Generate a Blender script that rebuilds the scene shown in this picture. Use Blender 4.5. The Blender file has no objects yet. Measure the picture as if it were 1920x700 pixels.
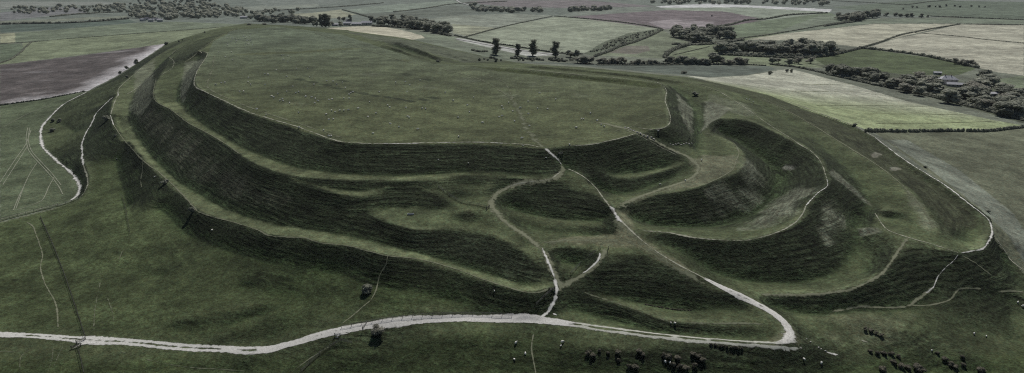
import bpy, math, random
import numpy as np
from mathutils import Vector, Matrix, noise as mnoise
random.seed(7)
RNG = np.random.default_rng(11)
R = math.radians
sc = bpy.context.scene
COL = sc.collection

# ---------------------------------------------------------------- camera
F = 1200.0                      # focal length in pixels of the 1920 px wide frame
PITCH = math.atan(410.0 / F)
CAM_Z = 90.0
cam_d = bpy.data.cameras.new('camera')
cam_d.sensor_width = 36.0
cam_d.lens = 36.0 * F / 1920.0
cam_d.clip_start = 1.0
cam_d.clip_end = 40000.0
cam = bpy.data.objects.new('camera', cam_d)
COL.objects.link(cam)
cam.location = (0, 0, CAM_Z)
cam.rotation_euler = (math.pi / 2 - PITCH, 0, 0)
sc.camera = cam

# ---------------------------------------------------------------- light
SUN_EL, SUN_AZ = 49.0, 12.0      # azimuth measured from +Y (away from the camera) towards +X
w = bpy.data.worlds.new('World'); sc.world = w; w.use_nodes = True
nt = w.node_tree; nt.nodes.clear()
sky = nt.nodes.new('ShaderNodeTexSky'); sky.sky_type = 'NISHITA'; sky.sun_disc = False
sky.sun_elevation = R(SUN_EL); sky.sun_rotation = R(SUN_AZ)
bg = nt.nodes.new('ShaderNodeBackground'); bg.inputs['Strength'].default_value = 0.05
wo = nt.nodes.new('ShaderNodeOutputWorld')
nt.links.new(sky.outputs[0], bg.inputs['Color']); nt.links.new(bg.outputs[0], wo.inputs['Surface'])
sl = bpy.data.lights.new('sun', 'SUN'); sl.energy = 5.0; sl.angle = R(0.5); sl.color = (1.0, 0.965, 0.91)
so = bpy.data.objects.new('sun', sl); COL.objects.link(so)
sdir = Vector((math.sin(R(SUN_AZ)) * math.cos(R(SUN_EL)), math.cos(R(SUN_AZ)) * math.cos(R(SUN_EL)), math.sin(R(SUN_EL))))
so.rotation_euler = sdir.to_track_quat('Z', 'Y').to_euler(); so.location = (300, 900, 700)
sc.view_settings.view_transform = 'Standard'; sc.view_settings.look = 'None'
sc.view_settings.gamma = 1.0; sc.view_settings.use_curve_mapping = False
sc.view_settings.exposure = -0.30
sc.cycles.max_bounces = 4; sc.cycles.diffuse_bounces = 2; sc.cycles.transparent_max_bounces = 8
sc.cycles.volume_bounces = 0; sc.cycles.use_denoising = False; sc.cycles.filter_width = 1.15

# ---------------------------------------------------------------- picture pixel -> place on the ground
CP, SP = math.cos(PITCH), math.sin(PITCH)
def ray(px, py):
    a = (np.asarray(px, float) - 960.0) / F; b = -(np.asarray(py, float) - 350.0) / F
    return a, CP + b * SP, -SP + b * CP
def at_z(px, py, z):
    dx, dy, dz = ray(px, py); t = (z - CAM_Z) / dz
    return dx * t, dy * t

# ---------------------------------------------------------------- terrain: crest, foot and spot heights traced as lines
LINES = []
def L(*p, s=True): LINES.append((np.array(p, float), s))
# rim of the flat hilltop
L((520,50,-1),(470,52,0),(440,57,0),(420,65,0),(400,78,0),(385,90,0),(372,95.5,0),(390,100,0),(385,110,0),(372,130,.4),(364,152,.5),(366,163,.5),(400,180,.5),(430,195,.5),
  (470,213,.5),(500,222,.5),(560,240,.6),(600,255,.6),(640,267,.6),(700,270,.6),(760,270,.5),(860,268,.5),(950,270,.4),(990,273,.2),(1014,278,0))
L((1016,278,0),(1040,275,0),(1066,273,.3),(1110,272,.5),(1150,263,.5),(1180,256,.3),(1200,247,0))
L((1200,241,0),(1225,244,.3),(1244,241,.5),(1256,232,.5),(1256,215,.5),(1247,190,.7),(1250,172,1.2),(1240,157,2.2),(1200,151,2.6),(1100,142,2.6),(1000,132,2.4),(940,127,2),(880,124,.5),(830,120,0),(790,113,0),(740,98,0),(690,84,0),(660,75,0),(640,65,-1),(600,57,-1),(560,52,-1),(520,50,-1))
L((1232,166,0),(1150,156,-.2),(1100,151,-.2),(1000,140,-.2),(930,134,-.2))
L((500,150,.2),(600,150,.5),(760,180,.6),(900,180,.4),(1100,200,0)); L((450,110,0),(560,95,.8),(640,90,.8),(700,95,.3)); L((450,122,-.4),(560,106,-.4),(640,100,-.2))
L((700,230,.3),(900,240,.2)); L((420,140,0),(480,190,0))
# foot of the inner rampart
L((378,103,-4),(356,130,-9),(342,152,-11),(335,168,-12.5),(338,190,-12.5),(352,210,-12.3),(375,228,-12),(410,250,-11.8),(450,275,-11.6),(480,288,-11.4),(520,304,-11.2),(560,315,-11),(620,324,-10.6),(700,329,-10.4),(760,331,-10.4),(800,328,-10.2),(860,323,-9.6),(900,323,-9.4),(960,327,-9.6),(1000,329,-9.6),(1035,322,-8.4),(1050,310,-6.5))
# outer edge of the second bank
L((440,60,-7),(400,68,-10),(367,76,-12),(350,84,-13),(327,98,-14),(318,108,-15),(310,125,-15),(300,143,-15),(291,157,-15),(287,178,-14.5),(295,193,-14),(320,206,-13.5),(353,231,-12.9),(387,249,-12.4),(420,268,-12.1),(450,290,-11.9),(480,309,-11.7),(520,323,-11.4),(560,331,-11.2),(600,335,-11),(700,339,-10.8),(760,340,-10.7),(800,337,-10.5),(850,330,-10.0),(920,328,-9.8),(970,334,-10),(1000,336,-10))
L((545,335,-12.6),(600,344,-13.2),(640,354,-14),(665,358,-14.2),(685,355,-14),(705,347,-13),(725,343,-12))
L((532,329,-12.2),(560,341,-13),(590,349,-13.6),(620,361,-14.3),(660,369,-14.6),(690,366,-14.4),(712,354,-13.4),(740,351,-13),(790,352,-13),(822,361,-13.8),(838,376,-15.5),(842,388,-17.5))
L((600,392,-20.5),(650,392,-19.6),(700,393,-18.8),(730,388,-18.4),(780,391,-18.3),(820,396,-18.3))
L((705,404,-19.2),(740,420,-19.6),(770,432,-20),(810,432,-20),(845,422,-19.5)); L((860,340,-11.8),(900,350,-13),(925,350,-12.5)); L((850,372,-16),(900,374,-15.5),(915,385,-16.3)); L((850,426,-19.8),(900,432,-20.2),(945,448,-20.8),(985,474,-22.5),(1008,500,-25))
L((863,402,-18.3),(875,396,-16.6),(888,402,-18)); L((858,413,-19.6),(875,416,-19.8),(892,413,-19.5))
# ditch below the second bank
L((440,56,-12),(420,58,-15),(385,68,-19),(345,88,-23),(317,107,-26),(293,130,-28),(278,145,-29),(262,160,-30),(250,180,-31),(242,205,-31.5),(246,228,-32),(258,255,-32.5),(275,280,-32.5),(300,308,-32.3),(340,345,-31.6),(385,368,-30.8),(420,390,-30.2),(480,409,-28.6),(530,422,-27.4),(600,433,-26.4),(660,443,-25.8),(720,457,-25.5),(780,472,-26.5),(840,490,-28),(900,510,-29.3),(960,529,-29.4),(1005,541,-28.6))
# outer edge of the third bank
L((455,47,-16),(400,60,-23),(350,77,-26),(313,95,-27),(293,107,-28),(272,122,-29),(258,135,-29.5),(232,157,-30.5),(222,168,-31),(213,190,-31),(207,217,-31),(212,232,-31),(225,252,-31.5),(250,280,-31.5),(268,302,-31.8),(310,335,-31.6),(330,353,-31.3),(352,376,-31),(370,395,-30.7),(390,404,-30.4),(430,415,-29.7),(480,430,-28.6),(510,443,-28),(570,446,-26.9),(600,455,-26.5),(660,463,-25.8),(720,479,-25.5),(780,486,-26.2),(840,499,-27.5),(900,523,-28.6),(945,538,-28.6),(985,549,-28.4),(1010,550,-28.2),(1030,542,-28))
# the hillside under it
L((220,225,-36),(232,262,-36.5),(262,330,-37.6)); L((300,390,-38.2),(350,430,-37.9),(400,460,-37.3),(480,480,-36.2),(560,498,-35.2),(640,508,-33.8),(700,530,-33.6),(780,548,-33.2),(850,562,-34.3),(930,576,-34.3),(990,582,-33.6))
L((180,215,-40),(165,250,-42),(155,270,-43),(152,300,-44),(165,335,-45),(158,365,-46)); L((213,182,-33),(197,196,-37))
L((240,390,-44),(220,300,-41.5)); L((300,520,-43.5),(200,500,-45),(100,480,-46.5),(20,470,-47)); L((450,540,-41),(560,560,-38.5)); L((100,580,-46),(20,560,-46.5)); L((650,580,-37.3),(760,583,-35.3))
L((325,604,-43),(360,592,-41.8),(410,583,-40.8),(470,573,-39.6),(520,568,-38.8)); L((330,612,-44),(380,624,-44),(440,612,-43),(500,592,-41.3))
L((415,628,-43.8),(450,608,-42),(500,590,-40.3),(560,577,-38.7)); L((440,641,-44.5),(500,634,-43.4),(560,613,-41),(610,600,-38.8))
# hill edge above the left-hand fields
L((455,45,-25),(400,56,-31),(350,70,-36),(312,83,-40),(285,102,-42),(268,112,-43),(235,135,-44),(200,155,-45),(165,172,-46)); L((120,195,-48),(90,220,-49),(75,242,-50),(80,275,-50),(105,300,-50),(135,325,-50),(149,348,-49.5),(143,372,-49),(100,390,-49),(0,417,-49))
L((70,405,-48.5),(0,430,-48.5)); L((140,250,-47),(110,230,-48)); L((0,200,-54),(60,200,-52)); L((0,330,-54),(60,320,-52))
# chalk road along the bottom
L((-150,612,-46),(0,627,-46),(150,637,-45.5),(300,647,-45.5),(400,654,-45.5),(500,654,-44),(560,641,-42),(640,620,-39.4),(700,608,-38),(760,601,-36.8),(830,598,-36.4),(900,597.5,-36.0),(1000,600,-35.0),(1110,612,-34),(1180,622,-33.5),(1250,630,-32.5),(1340,638,-31.5),(1420,644,-30.5),(1475,648,-30))
L((700,590,-37.2),(800,587,-35.8),(900,586,-35.4),(980,588,-34.6))
L((660,640,-41),(760,628,-38.8),(900,628,-37.2),(1000,638,-37),(1100,650,-36),(1250,655,-34),(1400,665,-33)); L((640,700,-45.5),(800,700,-43),(1000,700,-41),(1200,700,-38.3),(1400,705,-36))
L((0,700,-48),(200,700,-48),(450,700,-48)); L((-200,760,-50),(600,780,-49),(1200,790,-42),(2100,780,-40))
# left loop path and hollows around the first crossing
L((1020,282,-.5),(1035,293,-3),(1050,306,-6.5),(1060,315,-8.5),(1080,324,-9.5),(1100,336,-11),(1125,365,-13.5),(1140,385,-15),(1155,403,-16.5),(1180,430,-18.5),(1215,460,-20.5),(1260,490,-22.5),(1300,511,-24.5),(1330,526,-26),(1380,550,-27),(1440,580,-28),(1465,600,-28.5),(1480,622,-29),(1478,640,-29.5))
L((1055,318,-8.5),(1050,328,-9.5),(1030,338,-10.5),(1000,342,-11.5),(970,346,-13),(940,357,-14.5),(925,372,-15.5),(922,385,-16.5),(935,405,-18),(960,425,-19.5),(1000,452,-21.5),(1020,470,-22.5),(1032,500,-25),(1040,525,-27.5),(1042,545,-29),(1035,565,-31.5),(1025,590,-34))
L((950,362,-14.5),(985,352,-13.5),(1040,347,-12.5),(1085,346,-12),(1115,362,-13.5),(1135,385,-15.5))
L((952,390,-20.5),(980,400,-21.5),(1020,408,-22),(1060,412,-22),(1110,412,-21),(1140,410,-19.5)); L((940,387,-18.5),(990,402,-20.8),(1050,414,-21.3),(1110,421,-20.8),(1150,426,-19.5))
L((965,412,-20.5),(1000,430,-23),(1040,437,-23.5),(1100,441,-23),(1150,440,-21)); L((1020,452,-22),(1080,452,-22),(1150,452,-21.3),(1190,458,-20.8))
L((1042,462,-22.5),(1080,464,-22.5),(1118,466,-22)); L((1050,485,-26),(1080,495,-27.5),(1090,500,-27.5)); L((1128,468,-21.5),(1125,485,-23),(1112,503,-25.5),(1085,522,-28),(1062,535,-29))
L((1145,474,-22),(1200,478,-22),(1240,500,-23.8),(1300,532,-26.5),(1360,556,-28)); L((1120,512,-26),(1150,495,-24),(1190,500,-24.5))
L((1100,540,-30.5),(1140,555,-32),(1200,568,-33),(1260,577,-33),(1320,580,-32.5),(1380,577,-31)); L((1075,540,-29.5),(1110,556,-31.3),(1150,568,-31.8),(1190,581,-32),(1220,592,-32),(1260,604,-31.5),(1340,607,-30.5),(1440,609,-29.5),(1462,615,-29.3))
L((1070,575,-34),(1110,590,-35),(1160,604,-35.5),(1220,620,-35.3),(1300,629,-34),(1400,635,-32),(1450,634,-30.5))
# inner slope between the two crossings, ramp path and bank below
L((1205,243,-1),(1235,262,-4.5),(1275,290,-9),(1300,300,-10.5),(1312,318,-12),(1295,338,-13),(1240,355,-14.5),(1195,372,-15.5),(1165,388,-16))
L((1072,305,-10),(1095,320,-12.5),(1125,326,-14),(1165,325,-14.5),(1205,321,-14.5),(1245,312,-13.5),(1270,300,-11)); L((1110,328,-13.5),(1155,333,-14),(1200,330,-14),(1250,320,-13),(1280,306,-11.5))
L((1112,345,-15),(1130,360,-18),(1160,366,-18.5),(1200,358,-18),(1245,338,-16.5),(1285,315,-13))
L((1212,247,-2),(1235,258,-6.5),(1262,272,-8.5),(1296,268,-8.5)); L((1280,235,-6),(1300,262,-8.5))
# right of the hilltop: first ditch, second bank and the big hollow
L((1262,165,-8),(1285,182,-10.5),(1303,205,-12),(1309,228,-12.5),(1312,248,-12),(1306,275,-11),(1318,290,-11.5)); L((1252,160,-5),(1270,190,-5),(1285,215,-6),(1290,240,-7))
L((1328,190,-8),(1345,200,-7.5),(1362,205,-7),(1362,215,-7),(1345,226,-8),(1325,238,-9.5),(1316,249,-10.5)); L((1370,221,-7),(1400,225,-7),(1438,244,-8),(1474,264,-8.8))
L((1345,250,-16),(1380,262,-18),(1410,282,-20),(1440,305,-22),(1460,330,-24),(1462,350,-25),(1450,372,-26),(1420,396,-26.5),(1380,413,-27),(1340,424,-27),(1290,427,-26.5),(1240,425,-25.5),(1205,418,-23),(1180,404,-19.5))
L((1318,251,-10.5),(1345,255,-10.8),(1374,268,-11.2),(1393,285,-11.5),(1398,305,-12),(1382,325,-12.8),(1345,338,-13.3),(1310,352,-14),(1270,362,-14.5),(1220,368,-15.3),(1188,381,-16.5))
L((1330,300,-11.5),(1350,315,-12))
L((1350,172,-5),(1390,197,-6.5),(1430,225,-8),(1480,258,-9),(1520,284,-10.5),(1540,305,-11.5),(1550,335,-12.5),(1552,348,-13),(1530,365,-14),(1511,385,-15.5),(1505,400,-16.5),(1490,418,-17.5),(1455,437,-18.5),(1400,451,-19.5),(1350,450,-19.5),(1300,446,-19.5),(1255,437,-19),(1208,433,-18.5))
L((1240,452,-21.5),(1290,478,-25),(1340,508,-29),(1400,528,-31),(1480,530,-31.5),(1540,520,-30.5),(1580,500,-29),(1602,470,-27),(1608,440,-26),(1612,412,-24.5),(1625,394,-22.5),(1628,365,-20),(1600,325,-18),(1560,290,-16),(1520,255,-14),(1460,213,-12),(1400,183,-10))
# fourth bank, its curl round the end, the oval mound, and the outermost bank
L((1340,160,-8),(1400,176,-9),(1465,202,-10.5),(1527,237,-12.5),(1580,270,-14),(1640,307,-15.5),(1665,325,-16.5),(1695,350,-17.5),(1730,390,-18.5),(1755,435,-20))
L((1420,553,-28.5),(1480,552,-28.3),(1540,551,-28),(1600,541,-27.3),(1650,516,-25.5),(1672,490,-23.5),(1688,465,-22),(1702,446,-20.5),(1665,433,-20.8),(1635,428,-21.3),(1608,429,-22.5)); L((1702,446,-20.5),(1750,460,-21.5),(1798,476,-22.5))
L((1640,470,-25.5),(1620,510,-28)); L((1640,400,-20.5),(1660,394,-20),(1690,398,-20),(1700,410,-20.5),(1690,420,-21.5),(1660,422,-22),(1642,412,-21.5),(1640,400,-20.5)); L((1658,408,-22.8),(1682,410,-22.8))
L((1440,572,-31.5),(1480,582,-33.5),(1540,588,-35),(1600,581,-35),(1700,574,-34),(1750,552,-32),(1780,515,-28),(1800,492,-25))
L((1500,203,-18),(1600,244,-21),(1700,317,-23.5),(1780,372,-24.5),(1828,420,-24.8),(1810,455,-24)); L((900,119,-9),(1000,121,-8),(1100,127,-10),(1200,138,-11.5),(1290,145,-12.5),(1350,156,-14),(1440,177,-15.5),(1500,199,-17),(1600,235,-19),(1640,258,-20),(1700,303,-21),(1775,350,-22),(1820,385,-22.5),(1852,412,-23),(1860,437,-23.5),(1845,465,-23.8),(1800,476,-23.5))
L((960,126,-6),(1100,136,-7),(1200,147,-8),(1270,158,-8)); L((1000,124,-3.5),(1100,132,-4),(1200,142,-4.5),(1290,155,-5),(1340,168,-5))
# the far (north) banks
L((700,85,-1),(740,96,-7),(780,110,-9),(810,117,-9)); L((694,80,0),(730,86,-2.5),(765,100,-4),(790,112,-4),(815,118,-4)); L((705,76,-4),(745,78,-5),(790,95,-6),(835,115,-7)); L((740,87,-10),(790,104,-12),(830,117,-12)); L((720,68,-9),(780,80,-10),(850,105,-11),(890,118,-11)); L((790,84,-14),(840,104,-15),(875,117,-15)); L((650,56,-14),(760,72,-17),(830,86,-19),(900,102,-19),(960,113,-17))
# ground outside on the right
L((1500,600,-31),(1560,590,-31.5),(1620,600,-32),(1700,620,-34.5)); L((1500,690,-35),(1650,700,-38),(1850,700,-42)); L((1800,560,-33),(1900,560,-36),(1900,640,-40)); L((1880,480,-30),(1920,560,-35)); L((1750,620,-36),(1850,620,-38))
L((1450,168,-28),(1560,205,-28),(1640,245,-28)); L((1700,262,-29),(1780,330,-29),(1850,380,-29.5),(1890,440,-29)); L((1700,247,-31),(1800,245,-37),(1920,240,-44),(2000,236,-48)); L((1920,330,-38),(1920,420,-34)); L((2100,500,-42),(2100,650,-46)); L((1480,131,-38),(1600,160,-40),(1750,200,-42)); L((1290,141,-26),(1350,148,-28))
# valley and far country
L((1000,119,-32),(1120,122,-34),(1300,124,-36),(1440,128,-37)); L((900,106,-26),(960,112,-28))
for p in [(0,30,-55),(0,80,-58),(100,150,-57),(200,100,-56),(300,52,-52),(420,46,-44),(500,38,-42),(610,45,-40),(700,50,-36),(780,66,-33),(850,74,-36),(900,20,-50),(1000,60,-44),(1100,95,-42),(1290,60,-48),(1250,110,-41),(1400,50,-52),(1500,60,-50),(1500,100,-44),(1600,110,-45),(1700,60,-48),(1920,60,-48),(1900,110,-48),(1700,130,-47),(1800,170,-48),(1920,200,-52),(1600,130,-43),(600,5,-60),(1200,5,-60),(1800,5,-50),(200,5,-62),(1240,45,-44),(1560,25,-45),(1820,20,-30),(1000,5,-52),(-150,200,-60),(-150,400,-54),(2150,200,-58),(2150,80,-52)]:
    L(p, s=False)

def ease_heights(lim=.70, rounds=14):
    """no bank may be steeper than turf can stand: raise the lower of two neighbouring lines where it is"""
    for _ in range(rounds):
        add = [np.zeros(len(P)) for P, s in LINES]
        for x in range(200, 1900, 8):
            hits = []
            for li, (P, s) in enumerate(LINES):
                for k in range(len(P) - 1):
                    a, b = P[k], P[k + 1]
                    if (a[0] - x) * (b[0] - x) <= 0 and a[0] != b[0]:
                        t = (x - a[0]) / (b[0] - a[0]); hits.append((a[1] + (b[1] - a[1]) * t, a[2] + (b[2] - a[2]) * t, li, k, t))
            hits.sort()
            for h, g in zip(hits, hits[1:]):
                if g[0] - h[0] < 2.5 or h[0] < 80 or g[0] > 660: continue
                c = []
                for q in (h, g):
                    dx, dy, dz = ray(x, q[0]); c.append(float(np.hypot(dx, dy) / -dz))
                dA = (90 - h[1]) * c[0]; zB = (h[1] - lim * dA + 90 * lim * c[1]) / (1 + lim * c[1])
                if g[1] < h[1] and zB > g[1] + .05:
                    dz_ = (zB - g[1]) * .5; li, k, t = g[2:]
                    if t < .7: add[li][k] = max(add[li][k], dz_)
                    if t > .3: add[li][k + 1] = max(add[li][k + 1], dz_)
        for (P, s), a in zip(LINES, add): P[:, 2] += a
ease_heights()

def catmull(P, step):
    n = len(P)
    if n < 3:
        d = np.hypot(*(P[-1] - P[0])[:2]); k = max(2, int(d / step)); t = np.linspace(0, 1, k)[:, None]
        return P[0] * (1 - t) + P[-1] * t
    Q = np.vstack([2 * P[0] - P[1], P, 2 * P[-1] - P[-2]]); out = []
    for i in range(1, n):
        a, b, c, d = Q[i - 1], Q[i], Q[i + 1], Q[i + 2]
        k = max(2, int(np.hypot(*(c - b)[:2]) / step)); t = np.linspace(0, 1, k, endpoint=False)[:, None]
        # a little tension keeps the curve from overshooting where the points are unevenly spaced
        m0 = (c - a) * .42; m1 = (d - b) * .42
        l = np.hypot(*(c - b)[:2]); la = np.hypot(*(m0)[:2]) + 1e-6; lb = np.hypot(*(m1)[:2]) + 1e-6
        m0 = m0 * min(1, l / la); m1 = m1 * min(1, l / lb)
        t2, t3 = t * t, t ** 3
        out.append(b * (2*t3 - 3*t2 + 1) + m0 * (t3 - 2*t2 + t) + c * (-2*t3 + 3*t2) + m1 * (t3 - t2))
    out.append(P[-1:]); return np.vstack(out)

def world_line(P):
    x, y = at_z(P[:, 0], P[:, 1], P[:, 2]); return np.stack([x, y, P[:, 2]], 1)
WL = [(world_line(P), s) for P, s in LINES]

def raster(x0, y0, st, nx, ny):
    acc = np.zeros((ny, nx)); cnt = np.zeros((ny, nx))
    for P, s in WL:
        Q = P if len(P) == 1 else catmull(P, st * .5)
        i = np.round((Q[:, 0] - x0) / st).astype(int); j = np.round((Q[:, 1] - y0) / st).astype(int)
        ok = (i >= 0) & (i < nx) & (j >= 0) & (j < ny)
        np.add.at(acc, (j[ok], i[ok]), Q[ok, 2]); np.add.at(cnt, (j[ok], i[ok]), 1)
    m = cnt > 0; v = np.zeros_like(acc); v[m] = acc[m] / cnt[m]; return m, v

def up2(a, ny, nx):
    yy = np.clip((np.arange(ny) + .5) / 2 - .5, 0, a.shape[0] - 1); xx = np.clip((np.arange(nx) + .5) / 2 - .5, 0, a.shape[1] - 1)
    j = np.minimum(yy.astype(int), a.shape[0] - 2); i = np.minimum(xx.astype(int), a.shape[1] - 2)
    fy = (yy - j)[:, None]; fx = (xx - i)[None]
    A = a[j][:, i]; B = a[j][:, i + 1]; C = a[j + 1][:, i]; D = a[j + 1][:, i + 1]
    return (A * (1 - fx) + B * fx) * (1 - fy) + (C * (1 - fx) + D * fx) * fy

def solve(m, v, fixed_edge=None, levels=6, its=90):
    """membrane through the marked cells, coarse to fine"""
    if fixed_edge is not None:
        m = m.copy(); v = v.copy()
        for s in (np.s_[0, :], np.s_[-1, :], np.s_[:, 0], np.s_[:, -1]):
            m[s] = True; v[s] = fixed_edge[s]
    pyr = [(m, v)]
    for _ in range(levels):
        m0, v0 = pyr[-1]; ny, nx = m0.shape; h, k = (ny + 1) // 2, (nx + 1) // 2
        mp = np.zeros((h * 2, k * 2)); vp = np.zeros((h * 2, k * 2)); mp[:ny, :nx] = m0; vp[:ny, :nx] = v0 * m0
        ms = mp.reshape(h, 2, k, 2).sum((1, 3)); vs = vp.reshape(h, 2, k, 2).sum((1, 3))
        mm = ms > 0; vv = np.zeros((h, k)); vv[mm] = vs[mm] / ms[mm]; pyr.append((mm, vv))
    m0, v0 = pyr[-1]; u = np.full(m0.shape, v0[m0].mean())
    for lv in range(levels, -1, -1):
        m0, v0 = pyr[lv]
        if lv < levels: u = up2(u, *m0.shape)
        u = u.astype(np.float32); v0 = v0.astype(np.float32)
        u[m0] = v0[m0]
        n = 400 if lv >= levels - 2 else its
        for _ in range(n):
            p = np.pad(u, 1, mode='edge')
            u = (p[:-2, 1:-1] + p[2:, 1:-1] + p[1:-1, :-2] + p[1:-1, 2:]) * np.float32(.25)
            u[m0] = v0[m0]
    return u.astype(float)

def blur(a, n):
    for _ in range(n):
        p = np.pad(a, 1, mode='edge')
        a = (p[1:-1, :-2] + 2 * p[1:-1, 1:-1] + p[1:-1, 2:]) / 4
        p = np.pad(a, 1, mode='edge')
        a = (p[:-2, 1:-1] + 2 * p[1:-1, 1:-1] + p[2:, 1:-1]) / 4
    return a

_G = {}
def vnoise(x, y, scale, seed):
    """smooth value noise, -1..1"""
    if seed not in _G: _G[seed] = np.random.default_rng(seed).uniform(-1, 1, (256, 256))
    g = _G[seed]
    u = x / scale + 1000.3; v = y / scale + 1000.7
    i = np.floor(u).astype(int); j = np.floor(v).astype(int); fu = u - i; fv = v - j
    fu = fu * fu * (3 - 2 * fu); fv = fv * fv * (3 - 2 * fv)
    a = g[j % 256, i % 256]; b = g[j % 256, (i + 1) % 256]; c = g[(j + 1) % 256, i % 256]; d = g[(j + 1) % 256, (i + 1) % 256]
    return (a * (1 - fu) + b * fu) * (1 - fv) + (c * (1 - fu) + d * fu) * fv

GX0, GY0, GST, GNX, GNY = -5500.0, -900.0, 22.0, 500, 560
m_, v_ = raster(GX0, GY0, GST, GNX, GNY)
BIG = blur(solve(m_, v_, levels=6, its=60), 3)
def bil(A, x0, y0, st, x, y):
    u = np.clip((x - x0) / st, 0, A.shape[1] - 1.001); v = np.clip((y - y0) / st, 0, A.shape[0] - 1.001)
    i = u.astype(int); j = v.astype(int); fu = u - i; fv = v - j
    return (A[j, i] * (1 - fu) + A[j, i + 1] * fu) * (1 - fv) + (A[j + 1, i] * (1 - fu) + A[j + 1, i + 1] * fu) * fv
FX0, FY0, FST, FNX, FNY = -720.0, 90.0, 1.5, 1014, 800
fy_, fx_ = np.mgrid[0:FNY, 0:FNX]; fxw = FX0 + fx_ * FST; fyw = FY0 + fy_ * FST
edge = bil(BIG, GX0, GY0, GST, fxw, fyw)
m_, v_ = raster(FX0, FY0, FST, FNX, FNY)
FINE = solve(m_, v_, fixed_edge=edge, levels=6, its=70)
FINE = blur(FINE, 1)
def settle(A, st, lim, n):
    for _ in range(n):
        for ax in (0, 1):
            d = np.diff(A, axis=ax); e = np.clip(d, -lim * st, lim * st); x = (d - e) * .24
            if ax == 0: A[:-1] += x; A[1:] -= x
            else: A[:, :-1] += x; A[:, 1:] -= x
    return A
FINE = blur(settle(FINE, FST, .78, 30), 1)
FINE += .8 * (FINE - blur(FINE, 5))
# pulled smoothly into the wide grid near the border of the fine one
bd = np.minimum(np.minimum(fx_, FNX - 1 - fx_), np.minimum(fy_, FNY - 1 - fy_)) / 25.0
wgt = np.clip(bd, 0, 1); FINE = FINE * wgt + edge * (1 - wgt)
gy, gx = np.gradient(FINE, FST); SLOPE = blur(np.hypot(gx, gy), 2)
CURV = blur(FINE, 12) - blur(FINE, 2)      # > 0 in ditches, < 0 on crests
FINE += vnoise(fxw, fyw, 9, 1) * .10 + vnoise(fxw, fyw, 23, 2) * .22 + vnoise(fxw, fyw, 4, 3) * .05 * (1 + 4 * np.clip(SLOPE, 0, .6))

def H(x, y):
    x = np.asarray(x, float); y = np.asarray(y, float)
    z = bil(BIG, GX0, GY0, GST, x, y) + vnoise(x, y, 260, 5) * 1.2
    inside = (x > FX0) & (x < FX0 + FST * (FNX - 1)) & (y > FY0) & (y < FY0 + FST * (FNY - 1))
    k = np.minimum(np.minimum(x - FX0, FX0 + FST * (FNX - 1) - x), np.minimum(y - FY0, FY0 + FST * (FNY - 1) - y)) / 40
    k = np.clip(k, 0, 1) * inside
    return z * (1 - k) + bil(FINE, FX0, FY0, FST, x, y) * k

# ---------------------------------------------------------------- the ground mesh: rings round the viewpoint, finer near the fort
rr = [3.0]
while rr[-1] < 14000:
    r = rr[-1]
    rr.append(r + (max(3, 12 - r * .05) if r < 165 else max(.75, r * .0025) if r < 520 else r * .0032 if r < 1200 else r * .008 if r < 4000 else r * .04))
rr = np.array(rr)
th = np.concatenate([np.arange(-180, -45, 2.0), np.arange(-45, -41.5, .5), np.arange(-41.5, 41.5, .07), np.arange(41.5, 45, .5), np.arange(45, 180.1, 2.0)])
th = np.clip(th, -180, 180); thr = np.radians(th)
TH, RR = np.meshgrid(thr, rr)
MX = RR * np.sin(TH); MY = RR * np.cos(TH); MZ = H(MX, MY)
NR, NT = MX.shape
# small relief in the ground mesh itself: soil-creep terraces following the contours of steep turf, tussocks
_sl = np.clip((bil(SLOPE, FX0, FY0, FST, MX, MY) - .2) / .25, 0, 1); _n = vnoise(MX, MY, 14, 61); _k = np.clip(vnoise(MX, MY, 22, 62) + .55, 0, 1)
MZ = MZ + .15 * _sl * _k * np.sin(2 * np.pi * (MZ + .9 * _n + .5 * vnoise(MX, MY, 5, 65)) / 1.6) + (vnoise(MX, MY, 2.1, 63) * .05 + vnoise(MX, MY, 5.3, 64) * .07) * (.35 + _sl) * (RR < 1400)
MZ = MZ + (vnoise(MX, MY, 8, 66) * .22 + vnoise(MX, MY, 17, 67) * .3) * np.clip((275 - RR) / 40, 0, 1) * np.clip((RR - 60) / 60, 0, 1)
def ZM(x, y):
    """height of the ground mesh itself"""
    x = np.asarray(x, float); y = np.asarray(y, float)
    r = np.hypot(x, y); t = np.arctan2(x, y)
    i = np.clip(np.searchsorted(rr, r) - 1, 0, NR - 2); j = np.clip(np.searchsorted(thr, t) - 1, 0, NT - 2)
    fr = (r - rr[i]) / (rr[i + 1] - rr[i]); ft = (t - thr[j]) / (thr[j + 1] - thr[j])
    a, b, c, d = MZ[i, j], MZ[i, j + 1], MZ[i + 1, j], MZ[i + 1, j + 1]
    return (a * (1 - ft) + b * ft) * (1 - fr) + (c * (1 - ft) + d * ft) * fr
def pick(px, py):
    """first ground point seen at a pixel"""
    px = np.atleast_1d(np.asarray(px, float)); py = np.atleast_1d(np.asarray(py, float))
    dx, dy, dz = ray(px, py); h = np.hypot(dx, dy)
    ds = 60 * 1.006 ** np.arange(900)
    lo = np.empty(px.shape); hi = np.empty(px.shape)
    for q in range(0, len(px), 400):
        s_ = slice(q, q + 400); t = ds[None] / h[s_, None]
        b = (CAM_Z + dz[s_, None] * t) < H(dx[s_, None] * t, dy[s_, None] * t)
        k = np.clip(np.where(b.any(1), b.argmax(1), len(ds) - 1), 1, None); lo[s_] = ds[k - 1]; hi[s_] = ds[k]
    for _ in range(14):
        mid = (lo + hi) / 2; t = mid / h; b = (CAM_Z + dz * t) < H(dx * t, dy * t)
        hi = np.where(b, mid, hi); lo = np.where(b, lo, mid)
    t = (lo + hi) / 2 / h
    return dx * t, dy * t
def smooth_px(P, step=5.0):
    return catmull(np.array([(a, b, 0) for a, b in P], float), step)[:, :2]
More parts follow.
